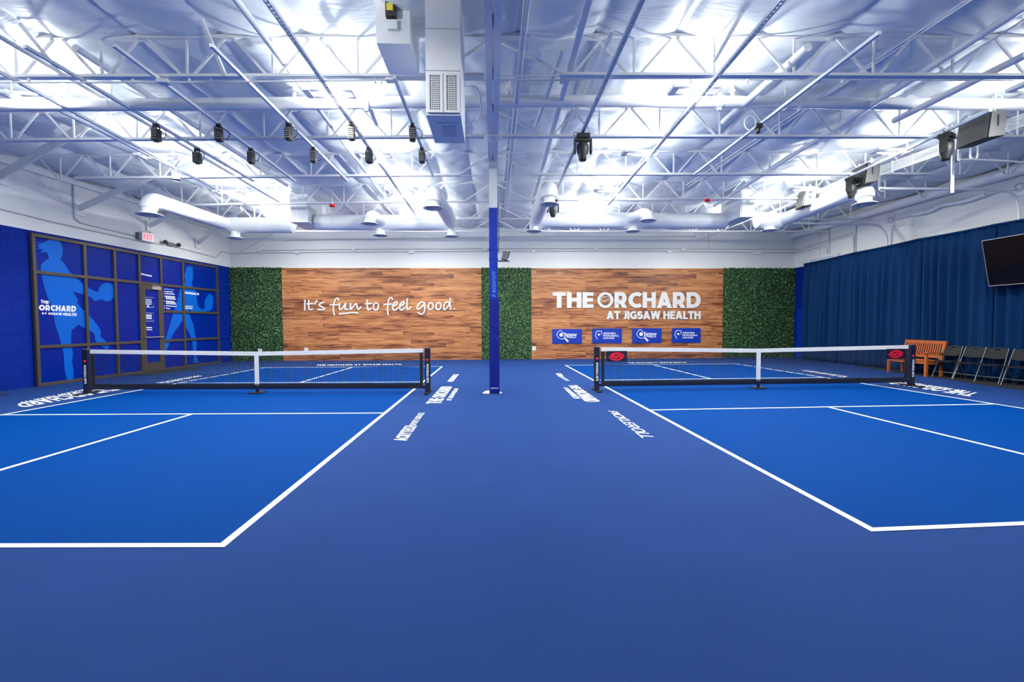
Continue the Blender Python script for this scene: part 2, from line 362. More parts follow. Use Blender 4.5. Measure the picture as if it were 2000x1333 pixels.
# joist lines read off the photograph (bottom chord height ZC)
ZC, ZJ = 4.88, 5.33
def jl(a, b):
    p, q = at(*a, Z=ZC), at(*b, Z=ZC); k = (q.y-p.y)/(q.x-p.x); return lambda X: p.y+k*(X-p.x)
JL = [jl((0, 152), (780, 150)), jl((0, 275.5), (900, 268)), jl((178, 349), (897, 343)), jl((395, 401), (905, 394)), lambda X: 15.35-.02*X, lambda X: 17.4-.02*X]
JR = [jl((1095, 148), (2000, 150)), jl((1000, 267.5), (2000, 268.5)), jl((1043, 342), (1825, 341)), jl((1025, 392), (1600, 388.5)), lambda X: 15.35-.02*X, lambda X: 17.4-.02*X]
NODL = [-1.83-1.17*k for k in range(8)]
NODR = [1.955+1.105*k for k in range(10)]
APL = [-1.25]+[-2.415-1.17*k for k in range(8)]
APR = [.35, 1.40]+[2.51+1.105*k for k in range(9)]
SEAMS = sorted([x-.12 for x in APL]+[x+.02 for x in APR]+[-.55])
# ceiling insulation blankets: pillow between joists and seams, creased where they are tied up
def joistY(i, X): return (JL if X < 0 else JR)[i](X)
def ceiling():
    xs = np.arange(-12.5, XR+.03, .055); ys = np.concatenate([np.arange(YF, 3.2, .4), np.arange(3.2, YB+.03, .055)])
    seam = np.array([-13.3, -12.0]+SEAMS+[XR+.3]); nz = []
    rng = np.random.default_rng(3); ph = rng.uniform(0, 6.28, (40, 12)); am = rng.uniform(.55, 1.3, (40, 12)); an = rng.uniform(-1, 1, (40, 12))
    vs = []
    for x in xs:
        i = int(np.searchsorted(seam, x)-1); i = max(0, min(i, len(seam)-2)); t = (x-seam[i])/(seam[i+1]-seam[i])
        bx = max(0, 1-(2*t-1)**2)**.62
        jy = [-4, -1.9, .2, 2.3, 4.42]+[joistY(k, x) for k in range(6)]+[YB+.2]
        for y in ys:
            j = int(np.searchsorted(jy, y)-1); j = max(0, min(j, len(jy)-2)); s = (y-jy[j])/(jy[j+1]-jy[j])
            by = max(0, 1-(2*s-1)**2)**.8; a = am[i, j]
            z = 5.46 - (.135*a)*bx*(.65+.35*by) - .05*by*a
            fan = math.sin((math.atan2(s-.02, t-.5+an[i, j]*.4))*14+ph[i, j])*.011*bx*max(0, 1-1.4*s)
            wr_ = math.sin((t*3+s*9*an[i, j])*3.1+ph[i, j])*.010*bx + math.sin((t*13*an[i, j]+s*9)+2*ph[i, j])*.008*bx*by
            vs.append((x, y, z+fan+wr_))
    nx, ny = len(xs), len(ys)
    fs = [(a*ny+b, a*ny+b+1, (a+1)*ny+b+1, (a+1)*ny+b) for a in range(nx-1) for b in range(ny-1)]
    m = MB(); m.add(vs, fs, 0, True)
    m.box2((-12.7, YF-.2, ZT), (XR+.2, YB+.2, ZT+.15))
    tag(m.build('ceiling', M['fabric'], loc=(0, 0, 5.3)), kind='structure')
ceiling()

# ------------------------------------------------------------------ courts, lines and painted logos (parts of the floor)
Wc, Lc, Kc = 6.096, 13.411, 2.134; Nc = Lc/2
def homog(src, dst):
    A = []
    for (x, y), (u, v) in zip(src, dst):
        A.append([x, y, 1, 0, 0, 0, -u*x, -u*y, -u]); A.append([0, 0, 0, x, y, 1, -v*x, -v*y, -v])
    h = np.linalg.svd(np.array(A))[2][-1].reshape(3, 3)
    def f(x, y):
        p = h @ np.array([x, y, 1.0]); return V((p[0]/p[2], p[1]/p[2], 0))
    return f
def court(sgn, data, name):
    src = [(a, b) for a, b, _, _ in data]; dst = [tuple(at(px, py, Z=0)[:2]) for _, _, px, py in data]
    h = homog(src, dst)
    m = MB(); Q = [h(0, 0), h(sgn*Wc, 0), h(sgn*Wc, Lc), h(0, Lc)]
    m.poly([q+V((0, 0, .0005)) for q in Q], (0, 0, 1), .0015)
    cs = m.build('court_surface', M['court'], fl); cs['label'] = 'bright blue court surface on the %s' % name
    lw = .055
    def line(a, b, horiz):
        if horiz: q = [h(a[0], a[1]-lw/2), h(b[0], b[1]-lw/2), h(b[0], b[1]+lw/2), h(a[0], a[1]+lw/2)]
        else: q = [h(a[0]-lw/2, a[1]), h(a[0]+lw/2, a[1]), h(b[0]+lw/2, b[1]), h(b[0]-lw/2, b[1])]
        q = [p+V((0, 0, .0022+(.0006 if horiz else 0))) for p in q]
        if (q[1]-q[0]).cross(q[2]-q[1]).z < 0: q.reverse()
        MB().poly(q, (0, 0, 1), .0012).build('court_line', M['line'], fl)
    e = lw/2*sgn
    line((e, 0), (e, Lc), 0); line((sgn*Wc-e, 0), (sgn*Wc-e, Lc), 0)
    line((0, lw/2), (sgn*Wc, lw/2), 1); line((0, Lc-lw/2), (sgn*Wc, Lc-lw/2), 1)
    line((0, Nc-Kc), (sgn*Wc, Nc-Kc), 1); line((0, Nc+Kc), (sgn*Wc, Nc+Kc), 1)
    line((sgn*Wc/2, 0), (sgn*Wc/2, Nc-Kc), 0); line((sgn*Wc/2, Nc+Kc), (sgn*Wc/2, Lc), 0)
    return h
HL = court(-1, [(0, 0, 435.4, 1072.6), (0, Nc-Kc, 753, 807), (0, Lc, 866, 716.5), (-Wc/2, Nc-Kc, 373, 810), (-Wc, Nc-Kc, 4, 811), (-Wc, Lc, 514, 718.5), (-Wc/2, Lc, 691, 717.5), (-Wc/2, Nc+Kc, 587, 747.5)], 'left')
HR = court(1, [(0, 0, 1703.4, 1045.1), (0, Nc-Kc, 1270, 800), (0, Lc, 1101, 714), (Wc/2, Nc-Kc, 1617, 796), (Wc, Nc-Kc, 1943, 789.5), (Wc, Lc, 1439, 711), (Wc/2, Lc, 1273, 712.5), (Wc/2, Nc+Kc, 1389.5, 741)], 'right')
def decal(body, BL, BR, TR, TL, bold=.02, shear=0, label=None):
    Q = [at(*p, Z=0)+V((0, 0, .003)) for p in (BL, BR, TR, TL)]
    o = block_text(MB(), body, Q, (0, 0, 1), .0006, .21 if bold > .01 else .14, .10, shear).build('floor_lettering', M['line'], fl)
    if label: o['label'] = label
W_ = 'white floor lettering '
decal('THE ORCHARD', (861, 789), (884, 755.5), (862, 755.5), (831, 789), label=W_+'in the aisle beside the left net')
decal('AT JIGSAW HEALTH', (881, 783), (896, 759.5), (888, 759.5), (871, 783))
decal('PICKLEROLL', (885, 746), (896.5, 731.5), (886, 731.5), (873.5, 746), shear=.2, label=W_+'at the far end of the left aisle edge')
decal('ACRYTECH', (794.5, 861.5), (815, 832.5), (791, 832.5), (768, 861.5), label=W_+'in the left aisle, nearest the camera')
decal('SPORTS SURFACES', (812, 831.6), (830, 807), (818.5, 807), (799, 831.6), .005)
decal('THE ORCHARD', (1109.5, 753), (1143, 785.5), (1174, 785.5), (1126, 753), label=W_+'in the aisle beside the right net')
decal('AT JIGSAW HEALTH', (1100, 757.7), (1121, 779), (1134, 779), (1108, 757.7))
decal('ACRYTECH', (1085, 730), (1091, 736.3), (1101, 736.3), (1096, 730), label=W_+'at the far end of the right aisle edge')
decal('SPORTS SURFACES', (1092.5, 737), (1107, 744.6), (1113, 744.6), (1101, 737), .005)
decal('PICKLEROLL', (1188, 804), (1255, 857), (1281, 857), (1204, 804), .008, .2, label=W_+'in the right aisle, nearest the camera')
decal('THE ORCHARD', (192, 758.5), (30, 790), (44, 797), (238, 761.5), label=W_+'along the outer sideline of the left court')
decal('AT JIGSAW HEALTH', (183, 757), (40, 786), (47, 789), (190, 758.5))
decal('PICKLEROLL', (386, 733.8), (303, 749), (318, 750.5), (396, 735), shear=.2)
decal('THE ORCHARD', (1914, 768.5), (1748, 745), (1716, 746.5), (1893, 775), label=W_+'along the outer sideline of the right court')
decal('AT JIGSAW HEALTH', (1888, 763.5), (1765, 745.5), (1755, 746.2), (1884, 767))
decal('ACRYTECH SPORTS SURFACES', (1656, 735.5), (1574, 723.5), (1565, 724.5), (1649, 738))
decal('THE ORCHARD AT JIGSAW HEALTH', (617, 715), (786, 713.5), (782, 711.3), (620, 712.6), label=W_+'behind the far baseline of the left court')
decal('THE ORCHARD AT JIGSAW HEALTH', (1228, 710.5), (1342, 709.8), (1338, 707.6), (1226, 708.3), label=W_+'behind the far baseline of the right court')

# dark rubber edge strip under the seats on the right, dark mat at the left wall
tag(MB().poly([(9.6, -2, 0), (XR-.01, -2, 0), (XR-.01, 15.0, 0), (12.15, 15.0, 0), (11.72, 12.2, 0), (11.29, 9.2, 0)], (0, 0, 1), .006).build('floor_mat', M['mat']), 'black rubber strip on the floor under the bench and chairs', 'floor mat')
LEFT.append(MB().box2((XL+.02, 9.2, 0), (XL+.75, 10.35, .012)).build('floor_mat', M['mat'])); tag(LEFT[-1], 'black mat on the floor at the left edge, against the blue wall', 'floor mat')
LEFT.append(MB().box2((XL+.16, 14.0, 0), (XL+.85, 16.2, .012)).build('doormat', M['mat'])); tag(LEFT[-1], 'dark mat on the floor in front of the glass door', 'doormat')

# ------------------------------------------------------------------ back wall cladding
YW = 18.94
def bx(px): return at(px, 615, Y=YW).x
ZWT = 3.72
edges = [XL+.02, bx(552), bx(940.5), bx(1038), bx(1411.5), XR-.01]
def hedge(x0, x1, label):
    m = MB(); m.box2((x0, YB-.05, 0.0), (x1, YB, ZWT), 1)
    rng = random.Random(int(abs(x0)*10)); A = (x1-x0)*ZWT
    for k in range(int(A*1050)):
        x, z = rng.uniform(x0, x1), rng.uniform(.01, ZWT+.02); y = YB-.05-rng.random()**1.5*.05
        an = rng.uniform(0, 2*PI); L = rng.uniform(.018, .042); w_ = L*.42; ti = rng.uniform(-.9, .9)
        d = V((math.cos(an), -abs(math.sin(ti)), math.sin(an))).normalized(); sd = V((-math.sin(an), rng.uniform(-.5, .5), math.cos(an)))
        c = V((x, y, z)); m.add([c-d*L, c+sd*w_, c+d*L, c-sd*w_], [(0, 1, 2, 3)], 0)
    tag(m.build('hedge_panel', [M['leaf'], M['leafback']]), label, 'hedge panel', 'artificial hedge panels on the back wall')
hedge(edges[0], edges[1], 'leftmost green artificial hedge panel on the back wall, by the blue corner')
hedge(edges[2], edges[3], 'narrow green artificial hedge panel on the back wall, behind the column')
hedge(edges[4], edges[5], 'wide green artificial hedge panel at the right end of the back wall')
for a, b, l in ((1, 2, 'brown wood-plank wall panel behind the handwritten white slogan'), (3, 4, 'brown wood-plank wall panel behind the large white club name')):
    tag(MB().box2((edges[a], YW, 0), (edges[b], YB, ZWT-.01)).build('wood_panel', M['wood']), l, 'wood panel', 'plank panels on the back wall')

# handwritten slogan (each word a thing of strokes)
YT = YW-.004
def stroke_word(name, strokes, ox, label, r=.034):
    m = MB()
    for s in strokes:
        P = [at(ox+x*.08, 570+y*.08, Y=YT) for x, y in s]
        P = smoothline(P, 5) if len(P) > 2 else P
        m.tube(P, [r]*len(P), 8, flat=1.0)
        for e in (P[0], P[-1]): m.lathe([(0.001, -.034), (r, -.033), (r, .02), (.001, .021)], e, 10, M=Matrix.Rotation(PI/2, 3, 'X'))
    for i, v in enumerate(m.v): m.v[i] = (v[0], min(v[1], YT-.001) if v[1] > YT else YT-.02+(v[1]-YT)*.3, v[2])
    tag(m.build(name, M['letter']), label, 'lettering', 'slogan on the wood wall')
def ell(cx, cy, rx, ry, t=.25): return [(cx+rx*math.cos(a)+t*ry*math.sin(a)*.3*-1, cy+ry*math.sin(a)) for a in [2*PI*k/12 for k in range(13)]]
stroke_word('slogan_word', [[(195,215),(190,455)], [(290,225),(285,380),(310,440),(345,450),(380,430)], [(250,305),(390,300)], [(490,225),(440,300)],
    [(650,275),(600,280),(550,320),(560,350),(640,395),(672,425),(650,445),(580,450),(520,440)]], 580, 'white handwritten word "It\'s" on the wood wall')
stroke_word('slogan_word', [[(1020,205),(990,165),(950,180),(915,260),(895,360),(890,450),(910,575)], [(820,330),(1000,322)],
    [(1040,290),(1038,400),(1060,450),(1110,410),(1190,290)], [(1192,290),(1175,400),(1200,440),(1250,435)],
    [(1310,300),(1312,440)], [(1318,440),(1380,365),(1440,300),(1462,330),(1475,400),(1510,440),(1560,380)],
    [(1035,545),(1200,535),(1350,515),(1485,527)]], 580, 'white underlined handwritten word "fun" on the wood wall')
stroke_word('slogan_word', [[(1720,215),(1715,330),(1725,420),(1755,450),(1810,415)], [(1675,300),(1825,295)], ell(1930, 368, 62, 88)], 580, 'white handwritten word "to" on the wood wall')
stroke_word('slogan_word', [[(335,190),(300,150),(260,175),(230,250),(215,400),(215,480),(225,570)], [(135,320),(320,312)],
    [(365,355),(430,320),(450,265),(420,255),(370,300),(340,390),(370,455),(430,435),(465,405)],
    [(530,355),(600,315),(615,265),(585,255),(530,300),(508,390),(540,455),(600,430),(635,400)],
    [(695,180),(685,330),(690,430),(730,435),(780,385)]], 740, 'white handwritten word "feel" on the wood wall')
stroke_word('slogan_word', [[(1085,270),(1050,260),(990,290),(935,380),(950,435),(1000,420),(1090,340),(1110,265),(1120,350),(1115,480),(1070,545),(1010,550),(955,515)],
    ell(1265, 360, 62, 85), ell(1455, 360, 62, 85), [(1720,290),(1660,255),(1610,300),(1580,390),(1600,445),(1650,410),(1720,320)], [(1745,165),(1735,330),(1755,435)],
    [(1836,425),(1844,425)]], 740, 'white handwritten word "good" with its full stop on the wood wall')

# club name letters
def wall_text(body, x0, y0, x1, y1, label, bold=.045, sp=.97, name='wall_lettering', y=YT, mt=None, th=.03, parent=None):
    Q = [at(x0, y1, Y=y), at(x1, y1, Y=y), at(x1, y0, Y=y), at(x0, y0, Y=y)]
    o = block_text(MB(), body, Q, (0, -1, 0), th, .245, .06).build(name, mt or M['letter'], parent)
    if parent is None: tag(o, label, 'lettering')
    return o
wall_text('THE', 1079, 571, 1159, 602, 'large white word THE on the wood wall')
wall_text('RCHARD', 1200, 571, 1368, 602, 'large white letters RCHARD after the apple-shaped O')
wall_text('AT JIGSAW HEALTH', 1184.5, 608, 1368, 624, 'smaller white line AT JIGSAW HEALTH below the club name')
o_ = MB(); c = at(1182, 586.5, Y=YT); R = .325
n = 40; ring = []
for rr in (R, R*.66):
    ring.append([c+V((rr*math.cos(2*PI*k/n), 0, rr*math.sin(2*PI*k/n))) for k in range(n)])
vs = ring[0]+ring[1]; vf = [v+V((0, -.03, 0)) for v in vs]
o_.add(vs+vf, [(2*n+k, 2*n+(k+1) % n, 3*n+(k+1) % n, 3*n+k) for k in range(n)] + [(k, (k+1) % n, 2*n+(k+1) % n, 2*n+k) for k in range(n)] + [(n+k, 3*n+k, 3*n+(k+1) % n, n+(k+1) % n) for k in range(n)])
o_.tube(smoothline([c+V((x*R, -.02, z*R)) for x, z in ((-.62, .1), (-.5, -.12), (-.2, -.22), (.05, -.18), (.2, -.02), (.4, .08), (.62, -.08))]), .014, 6)
o_.tube(smoothline([c+V((x*R, -.02, z*R)) for x, z in ((-.55, .1), (-.35, .36), (-.1, .3), (.1, .4), (.5, .3))]), .016, 6)
o_.tube([c+V((-.12*R, -.02, .3*R)), c+V((-.05*R, -.02, .55*R))], .012, 6)
o_.poly([c+V((x*R, -.02, z*R)) for x, z in ((-.6, .45), (-.42, .62), (-.2, .58), (-.35, .45))], (0, -1, 0), .012)
tag(o_.build('wall_lettering', M['letter']), 'large white round letter O with an apple outline inside', 'lettering')

# four blue sponsor boards
def board(x0, y0, x1, y1, kind, label):
    Q = [at(x0, y1, Y=YT), at(x1, y1, Y=YT), at(x1, y0, Y=YT), at(x0, y0, Y=YT)]
    b = MB().box2(Q[0]+V((0, -.02, 0)), Q[2], 0).build('sponsor_board', M['signblue']); tag(b, label, 'sign', 'blue sponsor boards on the wood wall')
    Qf = [q+V((0, -.022, 0)) for q in Q]; m = MB()
    P = lambda u, v: on_quad(Qf, u, v)
    if kind == 0:
        m.tube(smoothline([P(*p) for p in ((.39,.68),(.33,.82),(.27,.91),(.20,.80),(.15,.62),(.19,.45),(.28,.33),(.40,.33),(.44,.40))]), .012, 6)
        m.poly([P(*p) for p in ((.40,.37),(.44,.42),(.56,.16),(.50,.10))], (0, -1, 0), .004)
        m.lathe([(.001, 0), (.075, 0)], P(.30, .60)+V((0, -.002, 0)), 16, M=Matrix.Rotation(PI/2, 3, 'X'))
        text_on(m, 'Jigsaw', sub(Qf, .38, .42, .83, .76), (0, -1, 0), .003, .015)
        block_text(m, 'HEALTH', sub(Qf, .56, .38, .80, .47), (0, -1, 0), .003, .2)
    else:
        m.tube(smoothline([P(*p) for p in ((.15,.28),(.16,.36),(.11,.48),(.12,.64),(.15,.80),(.24,.82),(.32,.80),(.31,.66),(.30,.58))]), .012, 6)
        m.lathe([(.001, 0), (.045, 0)], P(.22, .59)+V((0, -.002, 0)), 14, M=Matrix.Rotation(PI/2, 3, 'X'))
        block_text(m, 'ARIZONA', sub(Qf, .37, .62, .79, .73), (0, -1, 0), .003, .19, .1)
        block_text(m, 'PICKLEBALL', sub(Qf, .37, .46, .90, .57), (0, -1, 0), .003, .19, .1)
        block_text(m, 'LEAGUE', sub(Qf, .37, .30, .74, .41), (0, -1, 0), .003, .19, .1)
    m.build('printed_logo', M['vinylwhite'], b)
board(1078.5, 643, 1136.5, 671.5, 0, 'leftmost blue sponsor board, paddle logo, on the wood wall')
board(1156.5, 642, 1214.5, 671, 1, 'blue league board, second from the left on the wood wall')
board(1234.5, 641.5, 1292, 670.5, 0, 'blue board with paddle logo, third from the left on the wood wall')
board(1312, 641, 1368, 670, 1, 'rightmost blue league board on the wood wall')
for px, py, l in ((1043, 681, 'small white wall outlet on the wood wall, right of the column'), (508, 686, 'small white wall outlet on the leftmost hedge panel'), (598, 684, 'small white wall outlet on the wood wall above the left net')):
    yy = 18.86 if px == 508 else YW-.02
    p = at(px, py, Y=yy); m = MB().box(p, (.14, .03, .17)); o = tag(m.build('wall_outlet', M['white']), l, 'outlet', 'outlets on the back wall')
    MB().box(p+V((0, -.018, .03)), (.035, .01, .03)).build('socket', M['grey'], o); MB().box(p+V((0, -.018, -.04)), (.035, .01, .03)).build('socket', M['grey'], o)

# conduits with junction boxes on the back wall
YC = YB-.03
def conduit(pts, r, label, boxes=(), name='conduit', grp='wall conduits'):
    o = tag(MB().tube(pts, r, 8).build(name, M['conduit_shade']), label, 'conduit', grp)
    for b, s in boxes: MB().box(b, s).build('junction_box', M['white'], o)
    return o
def pc(L_, y=YC): return [at(a, b, Y=y) for a, b in L_]
conduit(pc([(505, 489.5), (700, 487), (950, 486), (1300, 486), (1560, 487.5)]), .016, 'upper long white conduit across the back wall',
        [(at(x, y, Y=YC-.02), (.14, .07, .10)) for x, y in ((505, 489), (691, 487), (947, 486), (1164, 486), (1334, 487))])
conduit(pc([(452, 495), (580, 493.5), (800, 491.5), (1000, 491), (1300, 491), (1553, 494)]), .016, 'lower long white conduit across the back wall',
        [(at(x, y, Y=YC-.02), s) for x, y, s in ((580, 493, (.14, .07, .12)), (804, 491.5, (.24, .07, .14)), (1042, 491.5, (.14, .07, .10)), (1307, 491.5, (.16, .07, .12)), (1479, 494, (.28, .08, .14)))])
conduit(pc([(467, 494), (535, 455)]), .010, 'thin conduit running diagonally up the left end of the back wall')
conduit(pc([(555, 469.5), (760, 466.5), (950, 463.5)]), .012, 'thin conduit high on the back wall, left half')
conduit(pc([(972, 462.5), (1358, 462.5), (1358, 445)]), .012, 'thin conduit high on the back wall, right half, turning upward')
conduit(pc([(1384, 440), (1384, 486)]), .010, 'thin vertical conduit on the back wall right of the diffuser')

# ------------------------------------------------------------------ glazed storefront in the left wall
XW = XL+.03
def wy(px, py=600): return atL(px, py, XW).y
def wz(px, py): return atL(px, py, XW).z
yc = [wy(66, 600), wy(163, 540), wy(221.5, 550), wy(269.5, 555), wy(312, 560), wy(355, 565), wy(423, 600)]
ztop, z1, z2 = wz(62, 449), wz(67, 527), wz(72, 677)
zt2 = wz(421, 525); ztop = (ztop+zt2)/2; z1 = (z1+wz(423, 571))/2
zm = wz(423, 612); z2r = wz(423, 661.5); z2 = (z2+z2r)/2; zb = .05
win = thing('window_1', (XW, yc[0], 0), kind='structure'); LEFT.append(win)
fr_w, fr_d = .075, .07
def bar_y(y0, y1, z, w=fr_w): return MB().box2((XW, y0, z-w/2), (XW+fr_d, y1, z+w/2))
def bar_z(y, z0, z1_, w=fr_w): return MB().box2((XW, y-w/2, z0), (XW+fr_d, y+w/2, z1_))
for y in yc: bar_z(y, 0, ztop).build('mullion', M['bronze'], win)
e_ = fr_w/2
def rail(i, j, z): 
    for k in range(i, j): bar_y(yc[k]+e_, yc[k+1]-e_, z).build('rail', M['bronze'], win)
rail(0, 6, ztop-e_); rail(0, 6, z1); rail(0, 3, z2); rail(4, 6, z2); rail(4, 6, zm); rail(0, 3, .04); rail(4, 6, .04)
rows = {0: [0.04, z2, z1, ztop], 1: [0.04, z2, zm, z1, ztop]}
for k in range(6):
    if k == 3: zz = [z1, ztop]
    else: zz = rows[0] if k < 3 else rows[1]
    for a, b in zip(zz[:-1], zz[1:]):
        MB().box2((XW+.005, yc[k]+e_, a+e_ if a > .1 else a+e_), (XW+.02, yc[k+1]-e_, b-e_)).build('glass_pane', M['vinylblue'], win)
# printed film figures, cut around the mullions by standing behind them
XP = XW+.022
F1 = [(71.6,472),(78.8,475.6),(86,473.8),(95.6,469),(104,466.6),(112.4,469),(119.6,476.2),(122.6,486.4),(122,497.2),(118.4,505.6),(119,508.6),(126.8,516.4),(132.8,527.2),(136.4,532),(149.6,544),(158,551.2),(167.6,559.6),(188,570.4),(192.2,569.8),(193.4,563.2),(198.8,556),(208.4,552.4),(218,554.8),(224,565.6),(224.6,577.6),(215.6,587.8),(207.2,589),(198.8,584.8),(185.6,588.4),(176,580),(165.2,575.8),(153.2,572.8),(141.8,569.2),(146,576.4),(152.6,586),(149.6,590.2),(158,601.6),(170,613.2),(182,625.2),(194,640.8),(196.6,646.8),(196.6,658.2),(207.2,667.8),(212.6,675.6),(212,681.6),(207.2,682.8),(200,678),(188,668.4),(185,662.4),(185.6,657.6),(182,650.4),(170,644.4),(159.2,637.8),(153.2,634.2),(139.4,645.6),(138.8,672),(142.4,690),(140.6,708),(143.6,726),(143,744),(131.6,744.6),(126.8,726),(125,708),(124.4,692.4),(119.6,672),(113.6,651.6),(109.4,639.6),(106.4,628.8),(105.8,620.4),(98,595.6),(92,578.8),(84.8,556),(80,532),(80,517.6),(89.6,508),(95.6,505.6),(94.4,499.6),(90.8,492.4),(77.6,493.6),(84.8,487.6),(72.8,485.2),(78.8,482.8),(71.6,480.4),(78.2,478)]
F2 = [(363.5,524.2),(367.7,521),(371.9,520.5),(376.6,524.2),(376.6,530.5),(377.2,538.9),(376.1,547.3),(374,553.6),(378.2,562),(382.9,569.3),(384.5,584),(386.6,598.7),(395,605.5),(399.7,602.4),(399.2,589.3),(403.4,579.8),(409.7,573.5),(416,579.8),(416.5,593.5),(413.9,602.9),(408.7,608.2),(403.4,607.1),(401.3,611.8),(384.5,611.5),(374,609.7),(367.7,603.4),(368.8,612.4),(377.2,632.6),(381.9,658.8),(384,668.3),(383.5,690.3),(385.6,702.9),(387.7,708),(378.2,709.5),(378.2,692.4),(375.3,668.3),(373,659.9),(366.7,645.2),(358.8,632.6),(357,626),(352,632.6),(342.5,646.2),(335.2,658.8),(329.9,673.5),(324.7,686.1),(320,694.5),(318.1,686.1),(318.4,675.6),(323.6,663),(328.9,644.1),(336.2,618.9),(342.5,600),(346.7,586.1),(350.4,569.3),(353,563),(358.3,554),(362.5,552.5),(360.9,537.8),(358.3,537.8),(361.9,533.6)]
for Fp, l in ((F1, 'light blue film figure of a lunging player on the left panes'), (F2, 'light blue film figure of a standing player on the right panes')):
    o = MB().poly([atL(a, b, XP) for a, b in Fp], (1, 0, 0), .002).build('film_figure', M['vinyllight'], win); o['label'] = l
XT = XP+.004
def win_text(body, BL, BR, TR, TL, parent, bold=.03, mt='vinylwhite', name='film_lettering', x=XT):
    Q = [atL(*p, x) for p in (BL, BR, TR, TL)]
    return block_text(MB(), body, Q, (1, 0, 0), .001, .26 if bold > .03 else .2, .08).build(name, M[mt], parent)
win_text('THE', (79.5, 592), (95, 594.5), (95.5, 588.5), (79.5, 586), win, .04)
win_text('ORCHARD', (76, 606.5), (148, 609.5), (149, 598), (76, 595.5), win, .05)
win_text('AT JIGSAW HEALTH', (81, 614), (149, 618), (149, 612), (81, 610.5), win, .04)
win_text('ORCHARDPICKLEBALL.COM', (357.5, 573.5), (388.5, 577), (388.5, 573), (357.5, 569.5), win, .04)
win_text('HOUSE RULES', (320.5, 566), (339, 568), (339, 565.5), (320.5, 563.2), win, .03, 'textblue')
m = MB()
def ill(BL, BR, TR, TL, s, x=XT): illegible(m, [atL(*p, x) for p in (BL, BR, TR, TL)], (1, 0, 0), s)
yy = 570.5
for i, (l, r) in enumerate(((323, 338), (323, 341), (323, 342), (323, 342.5), (324, 343.5), (324, 340), (324, 343), (324, 344), (324, 345), (324, 332))):
    yv = (570.5, 574.5, 579.5, 582, 584.5, 589, 591.5, 594, 598.5, 603)[i]; ill((l, yv), (r, yv+1.4), (r, yv-.2), (l, yv-1.6), i)
    if i in (0, 1, 2, 5, 8, 9): ill((320.3, yv), (321.8, yv+.1), (321.8, yv-1.5), (320.3, yv-1.6), 50+i)
ill((358, 599), (377, 600), (377, 598.3), (358, 597.3), 31); ill((358, 603), (376, 604), (376, 602), (358, 601), 32)
ill((274.7, 536.5), (296.5, 541), (296.5, 538.3), (274.7, 533.8), 33)
m.build('film_lettering', M['vinylwhite'], win)

# glass door inside the storefront
dr = thing('door_1', (XW, (yc[3]+yc[4])/2, 0), kind='structure'); LEFT.append(dr); y0, y1 = yc[3]+e_, yc[4]-e_; sw = .13
m = MB(); dz = z1-e_-.01; xd0, xd1 = XW+.02, XW+.075
m.box2((xd0, y0, .01), (xd1, y0+sw, dz)); m.box2((xd0, y1-sw, .01), (xd1, y1, dz)); m.box2((xd0, y0+sw, dz-.14), (xd1, y1-sw, dz)); m.box2((xd0, y0+sw, .01), (xd1, y1-sw, .30))
m.build('door_frame', M['bronze'], dr)
MB().box2((xd0+.015, y0+sw, .30), (xd0+.035, y1-sw, dz-.14)).build('glass_pane', M['vinylblue'], dr)
zp = wz(290, 659); MB().tube([(xd1+.06, y0+.03, zp), (xd1+.06, y1-.03, zp)], .018, 8).bar((xd1, y0+.08, zp), (xd1+.06, y0+.08, zp), .03, .03).bar((xd1, y1-.08, zp), (xd1+.06, y1-.08, zp), .03, .03).build('push_bar', M['alu'], dr)
cl = MB().box2((xd1, (y0+y1)/2-.05, dz-.13), (xd1+.07, y1-.08, dz-.04)).build('door_closer', M['alu'], dr)
MB().bar((xd1+.04, y0+.35, dz+.01), (xd1+.05, y1-.1, dz-.03), .02, .015).build('closer_arm', M['alu'], cl)
XD = xd0+.037
for zt_, zb_, k in ((580.5, 600.5, 0), (611, 627.5, 1)):
    m = MB(); q = [atL(277.5, zb_, XD), atL(300, zb_+.4, XD), atL(300, zt_+1.3, XD), atL(277.2, zt_, XD)]
    m.tube(q, .008, 6, closed=True)
    for i in range(4 if k == 0 else 3):
        v = .78-i*.15 if k == 0 else .74-i*.2; hh = .07 if k == 0 else .13
        illegible(m, sub(q, .16, v-hh/2, .84, v+hh/2), (1, 0, 0), 60+i+10*k)
    if k == 0:
        for u in (.42, .53): m.poly(sub(q, u, .03, u+.07, .20), (1, 0, 0), .002); m.poly(sub(q, u+.02, .21, u+.05, .27), (1, 0, 0), .002)
    m.build('door_notice', M['vinylwhite'], dr)
m = MB(); ill2 = lambda a, b, c_, d, s: illegible(m, [atL(*p, XD) for p in (a, b, c_, d)], (1, 0, 0), s)
ill2((282, 641), (297.5, 641.5), (297.5, 639.5), (282, 639), 71); ill2((282, 645), (297.5, 645.3), (297.5, 643.8), (282, 643.4), 72)
m.build('door_notice', M['vinylwhite'], dr)

# wall door in the far right blue strip
m = MB(); m.box2((XR-.03, 18.05, 0), (XR, 18.75, 2.05)); d2 = tag(m.build('door_2', M['colblue']), kind='structure')
MB().box((XR-.05, 18.2, 1.0), (.04, .12, .05)).build('door_handle', M['alu'], d2)

